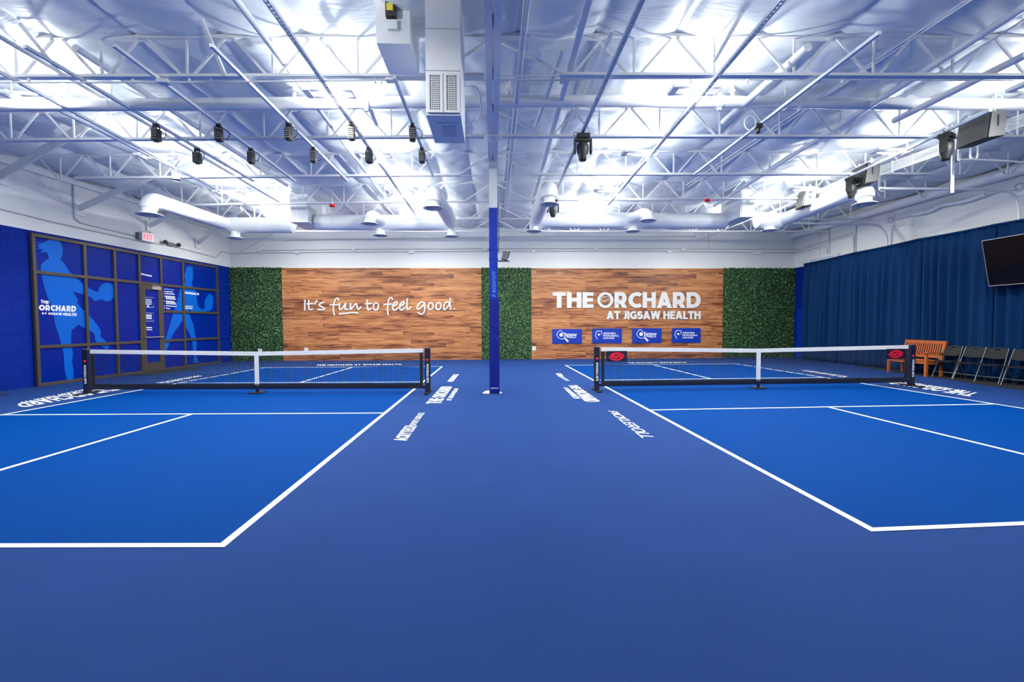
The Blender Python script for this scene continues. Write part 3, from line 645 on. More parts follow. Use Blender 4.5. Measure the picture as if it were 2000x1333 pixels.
# exit sign, emergency lamps, conduits on the left wall
p = atL(289, 463.5, XL+.10); ex = thing('exit_sign', (XL, p.y, p.z-.14), 'lit red EXIT sign high on the left wall above the glass door', 'exit sign'); LEFT.append(ex)
MB().box((XL+.05, p.y, p.z), (.10, .46, .28)).build('sign_box', M['white'], ex)
Q = [V((XL+.102, p.y-.19, p.z-.11)), V((XL+.102, p.y+.19, p.z-.11)), V((XL+.102, p.y+.19, p.z+.11)), V((XL+.102, p.y-.19, p.z+.11))]
fa = MB().poly(Q, (1, 0, 0), .004).build('sign_face', M['exitw'], ex)
block_text(MB(), 'EXIT', sub([q+V((.005, 0, 0)) for q in Q], .06, .1, .94, .9), (1, 0, 0), .003, .22, .12).build('exit_letters', M['exit'], ex)
MB().box((XL+.06, p.y-.30, p.z-.02), (.10, .10, .2)).build('battery_lamp', M['grey'], ex)
p = atL(330, 476.5, XL+.07); em = thing('emergency_light', (XL, p.y, p.z-.1), 'small grey twin-head emergency light on the left wall beside the exit sign', 'emergency light'); LEFT.append(em)
MB().box((XL+.04, p.y+.08, p.z), (.08, .25, .12)).build('battery_box', M['grey'], em)
for dy in (-.22, .36): MB().lathe([(.001, 0), (.06, .01), (.07, .08), (.001, .085)], (XL+.07, p.y+dy, p.z+.02), 12, M=Matrix.Rotation(PI/2, 3, 'Y')).build('lamp_head', M['darkgrey'], em)
XC = XL+.025
def pw(L_, x=XC): return [atL(a, b, x) for a, b in L_]
LEFT.append(conduit(pw([(-60, 393), (100, 433), (280, 472.5), (330, 479), (421, 503), (434, 491), (452, 496)]), .014, 'long lower conduit sloping along the left wall to the far corner'))
P = pw([(182, 352), (147, 352), (143, 358), (145, 425), (155, 435), (200, 446), (277, 464)])
LEFT.append(conduit(P, .016, 'conduit bending down beside the brace plate on the left wall'))
LEFT.append(conduit(pw([(293, 460), (293, 417), (300, 412), (340, 425), (420, 450)]), .012, 'thin conduit rising above the exit sign on the left wall'))

for o in LEFT:
    o.location = RL @ (o.location-PIV)+PIV; o.rotation_euler = (0, 0, TH)
# ------------------------------------------------------------------ steel: column, girder, joists
XG, YCOL = .02, 9.86
col = thing('column', (XG, YCOL, 0), 'tall square steel column, blue below and white above, between the two courts', 'column')
zpad, zblue, ztopc = at(963, 585, Y=YCOL).z, at(963, 408, Y=YCOL).z, 4.87
MB().box2((XG-.088, YCOL-.088, 0), (XG+.088, YCOL+.088, zblue)).build('lower_shaft', M['colblue'], col)
o = MB().box2((XG-.085, YCOL-.085, zblue), (XG+.085, YCOL+.085, ztopc)).build('upper_shaft', M['white'], col); o['label'] = 'white upper part of the column'
m = MB(); n = 26
for (a, b) in (((-.105, -.105), (.105, -.105)), ((.105, -.105), (.105, .105)), ((.105, .105), (-.105, .105)), ((-.105, .105), (-.105, -.105))):
    vs = []
    for k in range(n+1):
        z = .02+(zpad-.02)*k/n
        for t in (0, .33, .67, 1):
            x, y = a[0]+(b[0]-a[0])*t, a[1]+(b[1]-a[1])*t; bul = 1+.06*math.sin(k*1.9+t*3+a[0]*30)*(t*(1-t)*4)
            vs.append((XG+.01+x*bul, YCOL+y*bul, z))
    m.add(vs, [(k*4+t, k*4+t+1, k*4+t+5, k*4+t+4) for k in range(n) for t in range(3)], 0, True)
m.box2((XG-.098, YCOL-.105, zpad-.02), (XG+.118, YCOL+.105, zpad+.004)); m.box2((XG-.098, YCOL-.105, .012), (XG+.118, YCOL+.105, .03))
pad = m.build('wrapped_pad', M['pad'], col)
yf = YCOL-.117
text_on(MB(), 'gladiator', [V((XG-.07, yf, .10)), V((XG+.095, yf, .10)), V((XG+.095, yf, .135)), V((XG-.07, yf, .135))], (0, -1, 0), .002, .03).build('pad_logo', M['vinylwhite'], pad)
yf = YCOL-.090
a0, a1 = at(965, 583, Y=yf).z+.02, at(965, 530, Y=yf).z
block_text(MB(), 'JP. #NODAYSOFF', [V((XG+.045, yf, a0)), V((XG+.045, yf, a1)), V((XG-.03, yf, a1)), V((XG-.03, yf, a0))], (0, -1, 0), .001, .13, .16, .12).build('column_lettering', M['textblue'], col)
MB().tube(smoothline([(XG+.10, YCOL-.05, 4.0), (XG+.115, YCOL-.05, 3.4), (XG+.105, YCOL-.05, 2.95)]), .008, 6).build('cable', M['black'], col)
for z in (3.02, 2.82): MB().box2((XG-.096, YCOL-.096, z), (XG+.096, YCOL+.096, z+.02)).build('strap', M['colblue'], col)
# white plastic foot cover lying at the base
m = MB(); m.lathe([(.001, .05), (.04, .045), (.08, .025), (.12, .002)], (XG-.13, YCOL+.02, 0), 14); m.lathe([(.001, .03), (.02, .025), (.04, .01), (.045, .0)], (XG+.125, YCOL-.02, 0), 12)
tag(m.build('base_cover', M['white']), 'small white cover on the floor at the foot of the blue column', 'cover')
# floodlight on the column
p = at(985, 502, Y=YCOL-.02); fl2 = thing('floodlight', (p.x, p.y, p.z-.1), 'grey floodlight bracketed to the right side of the column', 'floodlight')
MB().box2((XG+.088, p.y-.02, p.z-.10), (p.x+.11, p.y+.04, p.z-.075)).build('bracket', M['grey'], fl2)
MB().box((p.x+.02, p.y, p.z+.02), (.13, .16, .17), ry=.25).build('lamp_housing', M['grey'], fl2)
MB().box((p.x+.09, p.y, p.z+.04), (.03, .14, .12), ry=.25).build('lamp_glass', M['glass'], fl2)

gd = thing('girder', (XG, 3.6, 4.87), 'long steel girder with a double bottom flange running over the aisle', 'girder')
y0g, y1g = 2.6, YB
for s in (-1, 1):
    m = MB(); m.box2((XG+s*.012, y0g, 4.87), (XG+s*.095, y1g, 4.885)); m.box2((XG+s*.012, y0g, 4.885), (XG+s*.024, y1g, 4.97))
    m.build('bottom_flange', M['steel'], gd)
    MB().box2((XG+s*.012, y0g, 5.36), (XG+s*.08, y1g, 5.375)).build('top_flange', M['steel'], gd)
yv = 3.3
while yv < y1g-.6:
    MB().bar((XG, yv, 4.90), (XG, yv+.55, 5.36), .02, .05).build('web_bar', M['steel'], gd)
    MB().bar((XG, yv+1.1, 4.90), (XG, yv+.55, 5.36), .02, .05).build('web_bar', M['steel'], gd); yv += 1.1
MB().lathe([(.001, 0), (.16, 0), (.16, .02), (.001, .02)], (XG, JR[1](0), 4.845), 24).build('splice_plate', M['steel'], gd)

ORD = ['nearest the camera', 'second from the camera', 'third from the camera', 'fourth from the camera', 'fifth from the camera', 'farthest, next to the back wall']
def joist(side, i):
    f = (JL if side < 0 else JR)[i]; nm = 'left' if side < 0 else 'right'
    x0 = -.10 if side < 0 else .14; x1 = wl_x(f(-10.8)) if side < 0 else XR
    xa = {(-1, 2): at(897, 343, Z=ZC).x, (-1, 3): at(908, 394, Z=ZC).x, (1, 0): at(1095, 148, Z=ZC).x, (1, 2): at(1043, 342, Z=ZC).x, (1, 3): at(1025, 392, Z=ZC).x}.get((side, i), x0)
    xb = {(-1, 2): -9.7, (-1, 3): -9.2, (1, 2): at(1825, 341, Z=ZC).x, (1, 3): at(1600, 388, Z=ZC).x}.get((side, i), x1)
    J = thing('roof_joist', (x0, f(x0), ZC), 'white open-web roof joist over the %s court, %s' % (nm, ORD[i]), 'joist', 'roof joists')
    p = lambda x, z: V((x, f(x), z))
    t_ = 1.0 if i < 3 else .85
    m = MB(); yy = V((0, .048, 0))
    m.bar(p(xa, ZC-.006), p(xb, ZC-.006), .095*t_, .010); m.bar(p(xa, ZC+.02)-yy*.25, p(xb, ZC+.02)-yy*.25, .012, .045); m.bar(p(xa, ZC+.02)+yy*.25, p(xb, ZC+.02)+yy*.25, .012, .045)
    m.build('bottom_chord', M['steel'], J)
    MB().bar(p(x0, ZJ+.075), p(x1, ZJ+.075), .10, .045).build('top_chord', M['steel'], J)
    if abs(xa-x0) > .3: MB().tube([p(x0, ZC-.005), p(xa, ZC-.005)], .010, 6).build('tie_rod', M['steel'], J)
    nod = [x for x in (NODL if side < 0 else NODR) if (x > x1+.3 if side < 0 else x < x1-.3)]
    lim = lambda x: max(min(x, max(x0, x1)), min(x0, x1))
    for k, x in enumerate(nod):
        MB().bar(p(x, ZC), p(x, ZJ+.06), .028, .022).build('web_vertical', M['steel'], J)
        h = .545
        for s in (-1, 1):
            if i == 3 and s == 1 and side > 0 and k > 7: continue
            xe = lim(x+s*(h-.03)); MB().bar(p(x+s*.06, ZC), p(xe, ZJ+.06), .034, .020, up=(0, 1, 0)).build('web_diagonal', M['steel'], J)
    xs_ = nod[0]+(1.05 if side < 0 else -.9)
    MB().bar(p(xs_ if side < 0 else xs_, ZC), p(x0, ZJ), .034, .022, up=(0, 1, 0)).build('web_diagonal', M['steel'], J)
    if side > 0: MB().bar(p(xs_+.05, ZC), p(xs_+.42, ZJ), .03, .02, up=(0, 1, 0)).build('web_diagonal', M['steel'], J)
for i in range(6):
    joist(-1, i); joist(1, i)

# kicker braces off the left wall
def brace(a, b, l, w=.13):
    a, b = V(a), V(b); B = thing('wall_brace', a, l, 'brace', 'flat braces off the left wall')
    MB().bar(a+V((.02, 0, 0)), b, w, .05, up=(0, 1, .3)).build('brace_bar', M['steel'], B)
    MB().box(a+V((.012, 0, -.02)), (.022, .28, .34)).build('wall_plate', M['white'], B)
def bw(px, py): return left_world(atL(px, py, XL+.01))
brace(bw(0, 343), at(172, 243, Z=5.34), 'white flat brace from the left wall, nearest the camera', .15)
brace(bw(154, 407), at(372, 309, Z=5.32), 'white flat brace from the left wall, second from the camera', .15)
brace(bw(292, 441), at(420, 376, Z=5.32), 'white flat brace above the exit sign')
brace(bw(386, 475), (-8.3, 15.9, 5.3), 'white flat brace from the left wall, farthest, under the round duct')
tag(MB().bar((wl_x(3)+.06, 3, 5.18), (XL+.06, YB, 5.18), .08, .12).build('wall_ledger', M['steel']), 'white steel ledger along the top of the left wall', 'ledger')
tag(MB().bar((XR-.04, 3, 5.18), (XR-.04, YB, 5.18), .08, .12).build('wall_ledger', M['steel']), 'white steel ledger along the top of the right wall', 'ledger')

# ------------------------------------------------------------------ pipes
def run(px0, px1, Z, r, label, name='pipe', cat='pipe', group='pipes under the roof', Z2=None):
    return tag(MB().tube([at(*px0, Z=Z), at(*px1, Z=Z2 or Z)], r, 12).build(name, M['steel']), label, cat, group)
YP = 7.6
P = [at(x, y, Y=YP) for x, y in ((0, 206), (360, 204), (716, 200.5), (1100, 197.5), (1405, 199), (1563, 200.5), (2000, 205))]
P = [P[0]+(P[0]-P[1])*.75]+P+[P[-1]+(P[-1]-P[-2])*1.05]
P[0].x = max(P[0].x, wl_x(YP)+.02); P[-1].x = min(P[-1].x, XR-.02)
mp = thing('main_pipe', P[0], 'thick white horizontal pipe crossing the whole room near the camera', 'pipe')
MB().tube(P, .092, 20).build('pipe_run', M['duct'], mp)
for x, y in ((716, 200.5), (1405, 199), (1563, 200.5)):
    c = at(x, y, Y=YP); m = MB().tube([c-V((.045, 0, 0)), c+V((.045, 0, 0))], .105, 20)
    for dz, dy in ((.11, 0), (-.11, 0)): m.box(c+V((0, dy, dz)), (.05, .05, .06))
    m.build('coupling', M['steel'], mp)
for x, y in ((130, 170), (575, 165), (993, 160), (1431, 165), (1847, 160)):
    c = at(x, 196, Y=YP); t = at(x, y-8, Y=YP); m = MB().tube([c, t], .032, 10)
    q = c+(t-c)*.42; m.tube([q, q+V((0, 0, .02))], .055, 12); m.build('riser', M['steel'], mp)
for x, y0_, y1_ in ((218, 165, 193), (1533, 150, 190), (1945, 155, 195)):
    c = at(x, y1_, Y=YP); t = at(x, y0_, Y=YP)
    m = MB().tube([t, c+V((0, 0, .02))], .008, 6); k = [P0 for P0 in [at(x, 200, Y=YP)]][0]
    m.tube([k+V((0, math.cos(a)*.105, math.sin(a)*.115)) for a in [2*PI*j/16 for j in range(16)]], .008, 6, closed=True)
    m.build('ring_hanger', M['steel'], mp)
run((454, -10), (760, 396), 5.06, .038, 'round white pipe left of the perforated rail over the left court')
run((-20, 60), (545, 395), 5.05, .030, 'thin white pipe over the left court running beside the first strut rail')
run((147, 93), (560, 362), 5.10, .045, 'open-ended white pipe over the left court, between two strut rails')
run((1097, 97), (1047, 246), 5.10, .038, 'short open-ended white pipe right of the girder')
run((1578, 92), (1413, 238), 5.06, .055, 'thick open-ended white pipe over the right court')
run((2010, 8), (1395, 402), 5.06, .045, 'long white pipe over the outer half of the right court')
run((2004, 107), (1746, 236), 4.98, .050, 'short open-ended grey-white pipe near the right wall')
run((640, 90), (652, 108), 5.2, .035, 'small white pipe stub poking out above the left court', name='pipe_stub')
tag(MB().tube([at(718, 200, Y=7.62), at(735, 243, Z=5.0)], .035, 12).build('pipe_stub', M['steel']), 'white pipe stub branching off the main pipe, left of the square ducts', 'pipe', 'pipes under the roof')
a = tag(MB().tube([at(1026, -8, Z=5.0), at(983, 432, Z=5.0)], .018, 8).build('conduit', M['steel']), 'left one of two thin conduits running beside the girder', 'conduit', 'ceiling conduits')
tag(MB().tube([at(1034, -8, Z=5.0), at(986, 432, Z=5.0)], .018, 8).build('conduit', M['steel']), 'right one of two thin conduits running beside the girder', 'conduit', 'ceiling conduits')
tag(MB().bar(at(1152, -8, Z=5.05), at(1040, 398, Z=5.05), .07, .05).build('bridging_bar', M['steel']), 'flat white bar right of the girder, running away from the camera', 'bar', 'bridging bars')
tag(MB().bar(at(1196, 60, Z=5.2), at(1090, 290, Z=5.2), .05, .03).build('bridging_bar', M['steel']), 'thin white bar near the ceiling, right of the girder', 'bar', 'bridging bars')
for a_, b_, z, l in (((1896, -5), (1340, 362), 5.12, 'thin paired conduit over the right court, upper one'), ((1906, -5), (1344, 366), 5.10, 'thin paired conduit over the right court, lower one'),
                 ((2010, 32), (1800, 165), 5.0, 'thin conduit near the ceiling at the upper right corner'), ((1640, 360), (1362, 470), 4.9, 'thin conduit above the right duct')):
    tag(MB().tube([at(*a_, Z=z), at(*b_, Z=z)], .011, 6).build('conduit', M['steel']), l, 'conduit', 'ceiling conduits')
for a_, b_, l in (((38, 45), (120, 147), 'upper-left corner'), ((393, 36), (440, 148), 'left court'), ((1460, 5), (1395, 120), 'right court')):
    p, q = at(*a_, Z=5.38), at(*b_, Z=4.93)
    q = V((p.x+(.25 if a_[0] < 900 else -.25), JL[0](p.x)-.06, 4.95)) if a_[0] < 1000 else V((p.x-.2, JR[0](p.x)-.06, 4.95))
    tag(MB().bar(p, at(*b_, Y=q.y), .045, .03).build('diagonal_strut', M['steel']), 'short diagonal strut from the ceiling to the first joist, %s' % l, 'strut', 'diagonal struts')
# thin conduit slung under the first joist
y_ = JL[0](-5)
pts = [at(x, y, Y=6.62) for x, y in ((-40, 161), (320, 161), (560, 159), (800, 156), (1095, 157), (1160, 153), (1500, 155), (2040, 157))]
cd = tag(MB().tube(pts, .012, 8).build('conduit', M['steel']), 'thin conduit with small boxes slung under the nearest joist', 'conduit')
for x, y, s in ((320, 160, (.14, .10, .05)), (762, 155, (.11, .10, .06)), (1101, 155, (.10, .10, .08))): MB().box(at(x, y, Y=6.62), s).build('junction_box', M['white'], cd)
for x in (57, 260, 370, 412, 733, 745, 1075, 1157, 1350, 1460, 1645): MB().box(at(x, 158, Y=6.62), (.02, .03, .06)).build('pipe_clip', M['steel'], cd)

# ------------------------------------------------------------------ strut rails
ZR = 4.835
RAILS = []
def snap(p):
    best = None
    for a, b in RAILS:
        d = b-a; t = max(.0, min(1, (p-a).dot(d)/d.dot(d))); q = a+d*t; e = (q-p).length
        if best is None or e < best[0]: best = (e, q)
    return V((best[1].x, best[1].y, p.z))
def rail_at(a, b, label, perf=False):
    p, q = at(*a, Z=ZR), at(*b, Z=ZR); RAILS.append((p, q)); d = (q-p); L = d.length; d.normalize(); s = d.cross(V((0, 0, 1))).normalized(); m = MB()
    if not perf: m.bar(p, q, .042, .042)
    else:
        for k in (-1, 1): m.bar(p+s*(k*.021), q+s*(k*.021), .014, .042)
        t = 0
        while t < L: m.bar(p+d*t-V((0, 0, .0)), p+d*min(L, t+.026)-V((0, 0, .0)), .03, .036); t += .062
    return tag(m.build('strut_rail', M['steel']), label, 'rail', 'strut rails under the joists')
rail_at((48, 90), (495, 354), 'leftmost white strut rail over the left court, carrying two spotlights')
rail_at((-20, 130), (330, 320), 'white strut rail at the far left, close to the wall')
rail_at((115, 215), (480, 398), 'white strut rail at the left carrying the round silver spotlight')
rail_at((222, 88), (577, 354), 'second white strut rail from the left with two spotlights')
rail_at((412, 88), (678, 353), 'third white strut rail from the left with two spotlights')
rail_at((515, -8), (815, 424), 'long perforated strut rail over the left court', True)
rail_at((770, 150), (846, 345), 'white strut rail just left of the square ducts')
rail_at((1258, -10), (1072, 404), 'long perforated rail carrying both moving-head lights right of the girder', True)
rail_at((1536, -10), (1188, 400), 'perforated strut rail over the middle of the right court', True)
rail_at((1718, 64), (1357, 340), 'white strut rail over the right court, holding the small camera')
rail_at((1935, 215), (1500, 420), 'white strut rail along the speakers near the right wall')

# ------------------------------------------------------------------ small box spotlights
def spotlight():
    T = thing('box_spotlight', (0, 0, 0), 'x', 'spotlight', 'small box spotlights on the strut rails')     # hangs from z = 0
    MB().box((0, 0, -.17), (.10, .12, .19)).build('housing', M['darkgrey'], T)
    m = MB()
    for k in range(5): m.box((0, -.069, -.10-.035*k), (.085, .012, .012))
    m.build('cooling_fins', M['grey'], T)
    m = MB().box((0, 0, -.01), (.06, .08, .05)); m.bar((-.055, 0, -.03), (-.055, 0, -.18), .03, .006, up=(1, 0, 0)); m.bar((.055, 0, -.03), (.055, 0, -.18), .03, .006, up=(1, 0, 0)); m.bar((-.055, 0, -.035), (.055, 0, -.035), .03, .008)
    m.build('yoke', M['black'], T)
    MB().lathe([(.001, 0), (.042, 0), (.045, .02), (.001, .02)], (0, 0, -.285), 14).build('lens', M['glass'], T)
    MB().tube(smoothline([(.06, 0, -.05), (.13, .0, -.08), (.16, 0, -.15), (.12, 0, -.22), (.06, .02, -.22)]), .006, 6).build('cable', M['black'], T)
    return T
sp = spotlight(); first = True
SP = [((310, 244), 'front spotlight on the leftmost strut rail'), ((431, 244), 'front spotlight on the second strut rail from the left'), ((567, 242), 'front spotlight on the third strut rail from the left'),
      ((688, 241), 'front spotlight on the perforated rail over the left court'), ((806, 243), 'front spotlight nearest the square ducts'),
      ((389, 291), 'rear spotlight on the leftmost strut rail'), ((493, 291), 'rear spotlight on the second strut rail from the left'), ((614, 289), 'rear spotlight on the third strut rail from the left'),
      ((722, 290), 'rear spotlight on the perforated rail over the left court'), ((825, 290), 'rear spotlight nearest the round diffuser behind the ducts')]
for k, ((px, py), l) in enumerate(SP):
    p = snap(at(px, py, Z=ZR-.02)); lab = 'small black box-shaped ' + l
    if first: sp.location = p; sp['label'] = lab; WL[sp.name] = p; first = False
    else: copy_tree(sp, p, [0, .2, -.25][k % 3], lab)
# round silver spotlight
p = at(344, 338, Z=4.8); T = thing('round_spotlight', p, 'round silver spotlight with a dark lens under the left joist', 'spotlight')
MB().lathe([(.001, .02), (.05, .0), (.075, -.06), (.085, -.13), (.085, -.145)], p, 18).build('reflector', M['alu'], T)
MB().lathe([(.085, -.145), (.08, -.165), (.001, -.165)], p, 18).build('lens', M['glass'], T)
MB().tube([p+V((-.09, 0, -.09)), p+V((-.09, 0, .05)), p+V((.09, 0, .05)), p+V((.09, 0, -.09))], .010, 6).build('yoke', M['alu'], T)
# small camera
p = at(1481, 243, Z=4.80); T = thing('small_camera', p, 'small black camera on the strut rail over the right court', 'camera')
MB().box(p+V((0, 0, -.03)), (.10, .09, .07)).build('body', M['black'], T); MB().lathe([(.001, -.16), (.032, -.15), (.038, -.07), (.03, -.05)], p, 12).build('lens', M['black'], T)
MB().tube([p+V((-.06+.10*math.cos(a)-.08, 0, .02+.12*math.sin(a))) for a in [2*PI*j/14 for j in range(14)]], .010, 6, closed=True).build('cable_loop', M['steel'], T)

# moving heads
def moving_head():
    T = thing('moving_head_light', (0, 0, 0), 'x', 'stage light', 'black moving-head lights')
    m = MB().box((0, 0, -.085), (.27, .22, .085)); m.box((0, -.115, -.085), (.20, .01, .05)); m.build('base', M['black'], T)
    m = MB().box((0, 0, -.02), (.05, .06, .06)); m.box((.0, 0, -.04), (.2, .05, .02)); m.build('clamp', M['black'], T)
    m = MB(); m.box((0, 0, -.15), (.28, .13, .045))
    for s in (-1, 1):
        m.poly([(s*.155+x*.0, y, z) for x, y, z in ((0, -.06, -.13), (0, .06, -.13), (0, .07, -.38), (0, .035, -.42), (0, -.035, -.42), (0, -.07, -.38))], (s, 0, 0), .032)
    m.build('yoke', M['plastic_black'], T)
    m = MB().lathe([(.001, .13), (.08, .12), (.12, .07), (.13, 0), (.12, -.09), (.09, -.16), (.085, -.20), (.065, -.235), (.001, -.225)], (0, 0, -.32), 22)
    m.build('lamp_head', M['plastic_black'], T)
    MB().box((0, -.105, -.265), (.09, .012, .035)).build('vent', M['grill'], T)
    MB().box((0, -.102, -.365), (.05, .014, .012)).build('maker_badge', M['white'], T)
    MB().tube(smoothline([(-.13, 0, -.07), (-.19, 0, -.06), (-.18, 0, .0), (-.1, 0, -.01)]), .006, 6).build('cable', M['black'], T)
    return T
M['plastic_black'] = mat('black_plastic', (.02, .021, .024, 1), .5, var=.1)
mh = moving_head(); mh.scale = (.82, .82, .88)
for k, ((px, py), l) in enumerate((((1132, 259), 'black moving-head stage light just right of the column, nearer one'), ((1080, 388), 'black moving-head stage light beside the round duct, farther one'),
                                 ((1861, 258), 'black moving-head stage light beside the largest loudspeaker'), ((1665, 345), 'black moving-head stage light beside the middle loudspeaker'))):
    p = snap(at(px, py, Z=4.81))
    if k == 0: mh.location = p; mh['label'] = l; WL[mh.name] = p
    else: copy_tree(mh, p, [0, 0, .5, .5][k], l)
# loudspeakers
def speaker():
    T = thing('loudspeaker', (0, 0, 0), 'x', 'loudspeaker', 'black loudspeakers near the right wall')
    m = MB(); m.poly([(x, y, z) for x, y, z in ((-.17, -.27, -.21), (.12, -.27, -.17), (.15, -.27, .2), (-.12, -.27, .24))], (0, 1, 0), .54); m.build('cabinet', M['plastic_black'], T)
    m = MB(); m.poly([(-.176, -.25, -.20), (-.176, .25, -.20), (-.127, .25, .235), (-.127, -.25, .235)], (-1, 0, .1), .008); m.build('grille', M['grill'], T)
    m = MB(); m.poly([(x, -.272, z) for x, z in ((-.165, -.205), (.11, -.165), (.14, .195), (-.115, .232))], (0, -1, 0), .006); e = m.build('end_panel', M['panelgrey'], T)
    MB().bar((-.02, -.285, -.02), (-.02, -.285, .16), .03, .012, up=(1, 0, 0)).build('handle', M['black'], e)
    m = MB(); m.bar((0, -.2, .21), (0, -.2, .36), .03, .03); m.bar((0, .2, .21), (0, .2, .36), .03, .03); m.bar((0, -.25, .30), (0, .25, .30), .04, .04); m.build('bracket', M['steel'], T)
    return T
sk = speaker()
for k, (px, py, z, l) in enumerate(((1916, 257, 4.76, 'nearest and largest-looking black loudspeaker under the ceiling at the right'), (1689, 346, 4.79, 'middle black loudspeaker under the ceiling at the right'), (1575, 391, 4.79, 'farthest black loudspeaker, above the right duct'))):
    p = at(px, py, Z=z)
    if k == 0: sk.location = p; sk['label'] = l; WL[sk.name] = p
    else: copy_tree(sk, p, -.12*k, l)

# ------------------------------------------------------------------ uplight fixtures over the courts
def uplight():
    T = thing('uplight_fixture', (0, 0, 0), 'x', 'ceiling light', 'indirect uplights under the roof')
    for s in (-1, 1):
        MB().bar((-.30, s*.10, .0), (.30, s*.10, .0), .075, .018).build('reflector_blade', M['steel'], T)
    MB().box((-.35, 0, .01), (.10, .26, .05)).build('end_housing', M['steel'], T)
    MB().bar((.31, -.13, .0), (.31, .13, .0), .02, .03).build('end_cap', M['steel'], T)
    MB().tube([(-.28, 0, .055), (.29, 0, .055)], .012, 8).build('lamp_tube', M['tubeglow'], T)
    MB().tube([(-.35, 0, .03), (-.35, 0, .46)], .008, 6).build('hanger_rod', M['steel'], T)
    MB().tube([(.31, 0, .01), (.31, 0, .46)], .008, 6).build('hanger_rod', M['steel'], T)
    ld = bpy.data.lights.new('uplight_lamp', 'AREA'); ld.shape = 'RECTANGLE'; ld.size = .62; ld.size_y = .24; ld.energy = LAMP_UP; ld.color = LAMP_COL; ld.spread = PI
    lo = bpy.data.objects.new('uplight_lamp', ld); COL.objects.link(lo); lo.parent = T; lo.location = (0, 0, .075); lo.rotation_euler = (PI, 0, 0)
    l2 = bpy.data.lights.new('added_down_fill', 'AREA'); l2.shape = 'RECTANGLE'; l2.size = .56; l2.size_y = .11; l2.energy = FILL_DOWN; l2.color = LAMP_COL  # added fill for floor and walls; the fixture itself only lights upward
    lo = bpy.data.objects.new('added_down_fill', l2); COL.objects.link(lo); lo.parent = T; lo.location = (0, 0, -.012)
    l3 = bpy.data.lights.new('added_side_fill', 'POINT'); l3.shadow_soft_size = .035; l3.energy = FILL_SIDE; l3.color = LAMP_COL  # point fill added in the fixture to brighten the walls
    lo = bpy.data.objects.new('added_side_fill', l3); COL.objects.link(lo); lo.parent = T; lo.location = (0, 0, .002)
    return T
up = uplight(); first = True
ROWS = [(-6.85, "outer side of the left court"), (-2.38, 'inner side of the left court'), (3.05, 'inner side of the right court'), (8.1, 'outer side of the right court')]
for X, rn in ROWS:
    for Y, yn in ((4.5, 'nearest the camera'), (7.2, 'behind the main pipe'), (9.75, 'fourth row'), (12.4, 'fifth row'), (15.1, 'sixth row'), (16.4, 'added row behind the duct')):
        l = 'white uplight over the %s, %s' % (rn, yn); p = V((X, Y-.05*(X+2.4), 4.93))
        if first: up.location = p; up['label'] = l; WL[up.name] = p; first = False
        else:
            u_ = copy_tree(up, p, None, l)
            if Y > 16:                                  # row added behind the duct to brighten the back wall, dimmed
                for c_ in u_.children:
                    if c_.type == 'LIGHT': c_.data = c_.data.copy(); c_.data.energy *= .6

# ------------------------------------------------------------------ round ducts, diffusers, plenums
def diffuser(c, r, label, neck=.18, elbow=None):
    c = V(c); T = thing('air_diffuser', c, label, 'diffuser', 'round air diffusers')
    rn = r*.56
    MB().tube([c+V((0, 0, .03)), c+V((0, 0, neck+.09))], rn, 20).build('neck', M['duct'], T)
    MB().lathe([(rn, .03), (r*.8, .022), (r, .0), (r*.97, -.012), (r*.8, .0), (rn*1.1, .02)], c, 28).build('flange', M['duct'], T)
    MB().lathe([(r*.45, .05), (r*.68, .0), (r*.70, -.03), (r*.62, -.02), (r*.42, .03)], c, 24).build('cone', M['rim'], T)
    MB().lathe([(.001, .03), (r*.25, .01), (r*.42, -.025), (r*.36, -.045), (.001, -.05)], c, 20).build('inner_cone', M['rim'], T)
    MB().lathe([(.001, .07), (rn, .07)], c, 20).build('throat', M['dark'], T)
    return T
def arc(c, a, b, r0, n=7):     # quarter bend: centre c, unit directions a -> b
    return [c+a*(r0*math.cos(t))+b*(r0*math.sin(t)) for t in [PI/2*k/n for k in range(n+1)]]
ZD, RD = 4.58, .235
DZ = V((0, 0, 1)); DY = V((0, 1, 0))
def ductrun(corner_px, end_px, far_px, label, rr=RD):
    cn = at(*corner_px, Z=ZD); en = at(*end_px, Z=ZD); fr = at(*far_px, Y=cn.y); fr.z = ZD
    T = thing('round_duct', cn, label, 'duct')
    d1 = (en-cn).normalized()
    # forward arm ends in an elbow turning down
    a0 = en-d1*.25; pts = [cn, a0]+[a0+d1*(.25*math.sin(t))-DZ*(.25*(1-math.cos(t))) for t in [PI/2*k/6 for k in range(1, 7)]]
    m = MB().tube(pts, rr*.8, 24); m.build('forward_arm', M['duct'], T)
    MB().tube([cn, fr], rr, 28).build('main_run', M['duct'], T)
    for t in (.12, .5, .88):
        q = cn+(fr-cn)*t; d = (fr-cn).normalized(); MB().tube([q-d*.02, q+d*.02], rr+.008, 28).build('seam_band', M['duct'], T)
    q = pts[-1]; return T, cn, fr, q
T1, c1, f1, q1 = ductrun((447, 440), (290, 388), (572, 438), 'white round duct left of the left plenum, with an arm towards the camera')
T2, c2, f2, q2 = ductrun((882, 436), (846, 374), (618, 438), 'white round duct in the middle left with an arm towards the camera')
T3, c3, f3, q3 = ductrun((1046, 430), (1073, 365), (1416, 428), 'white round duct right of the column with an arm towards the camera')
T4, c4, f4, q4 = ductrun((1528, 430), (1690, 365), (1478, 428), 'white round duct at the right with an arm along the loudspeakers')
diffuser(q1+V((0, 0, -.14)), .29, 'round diffuser at the end of the left duct arm, nearest the left wall')
diffuser(q2+V((0, 0, -.14)), .25, 'round diffuser at the end of the duct arm left of the column')
diffuser(q3+V((0, 0, -.14)), .22, 'round diffuser at the end of the duct arm right of the column')
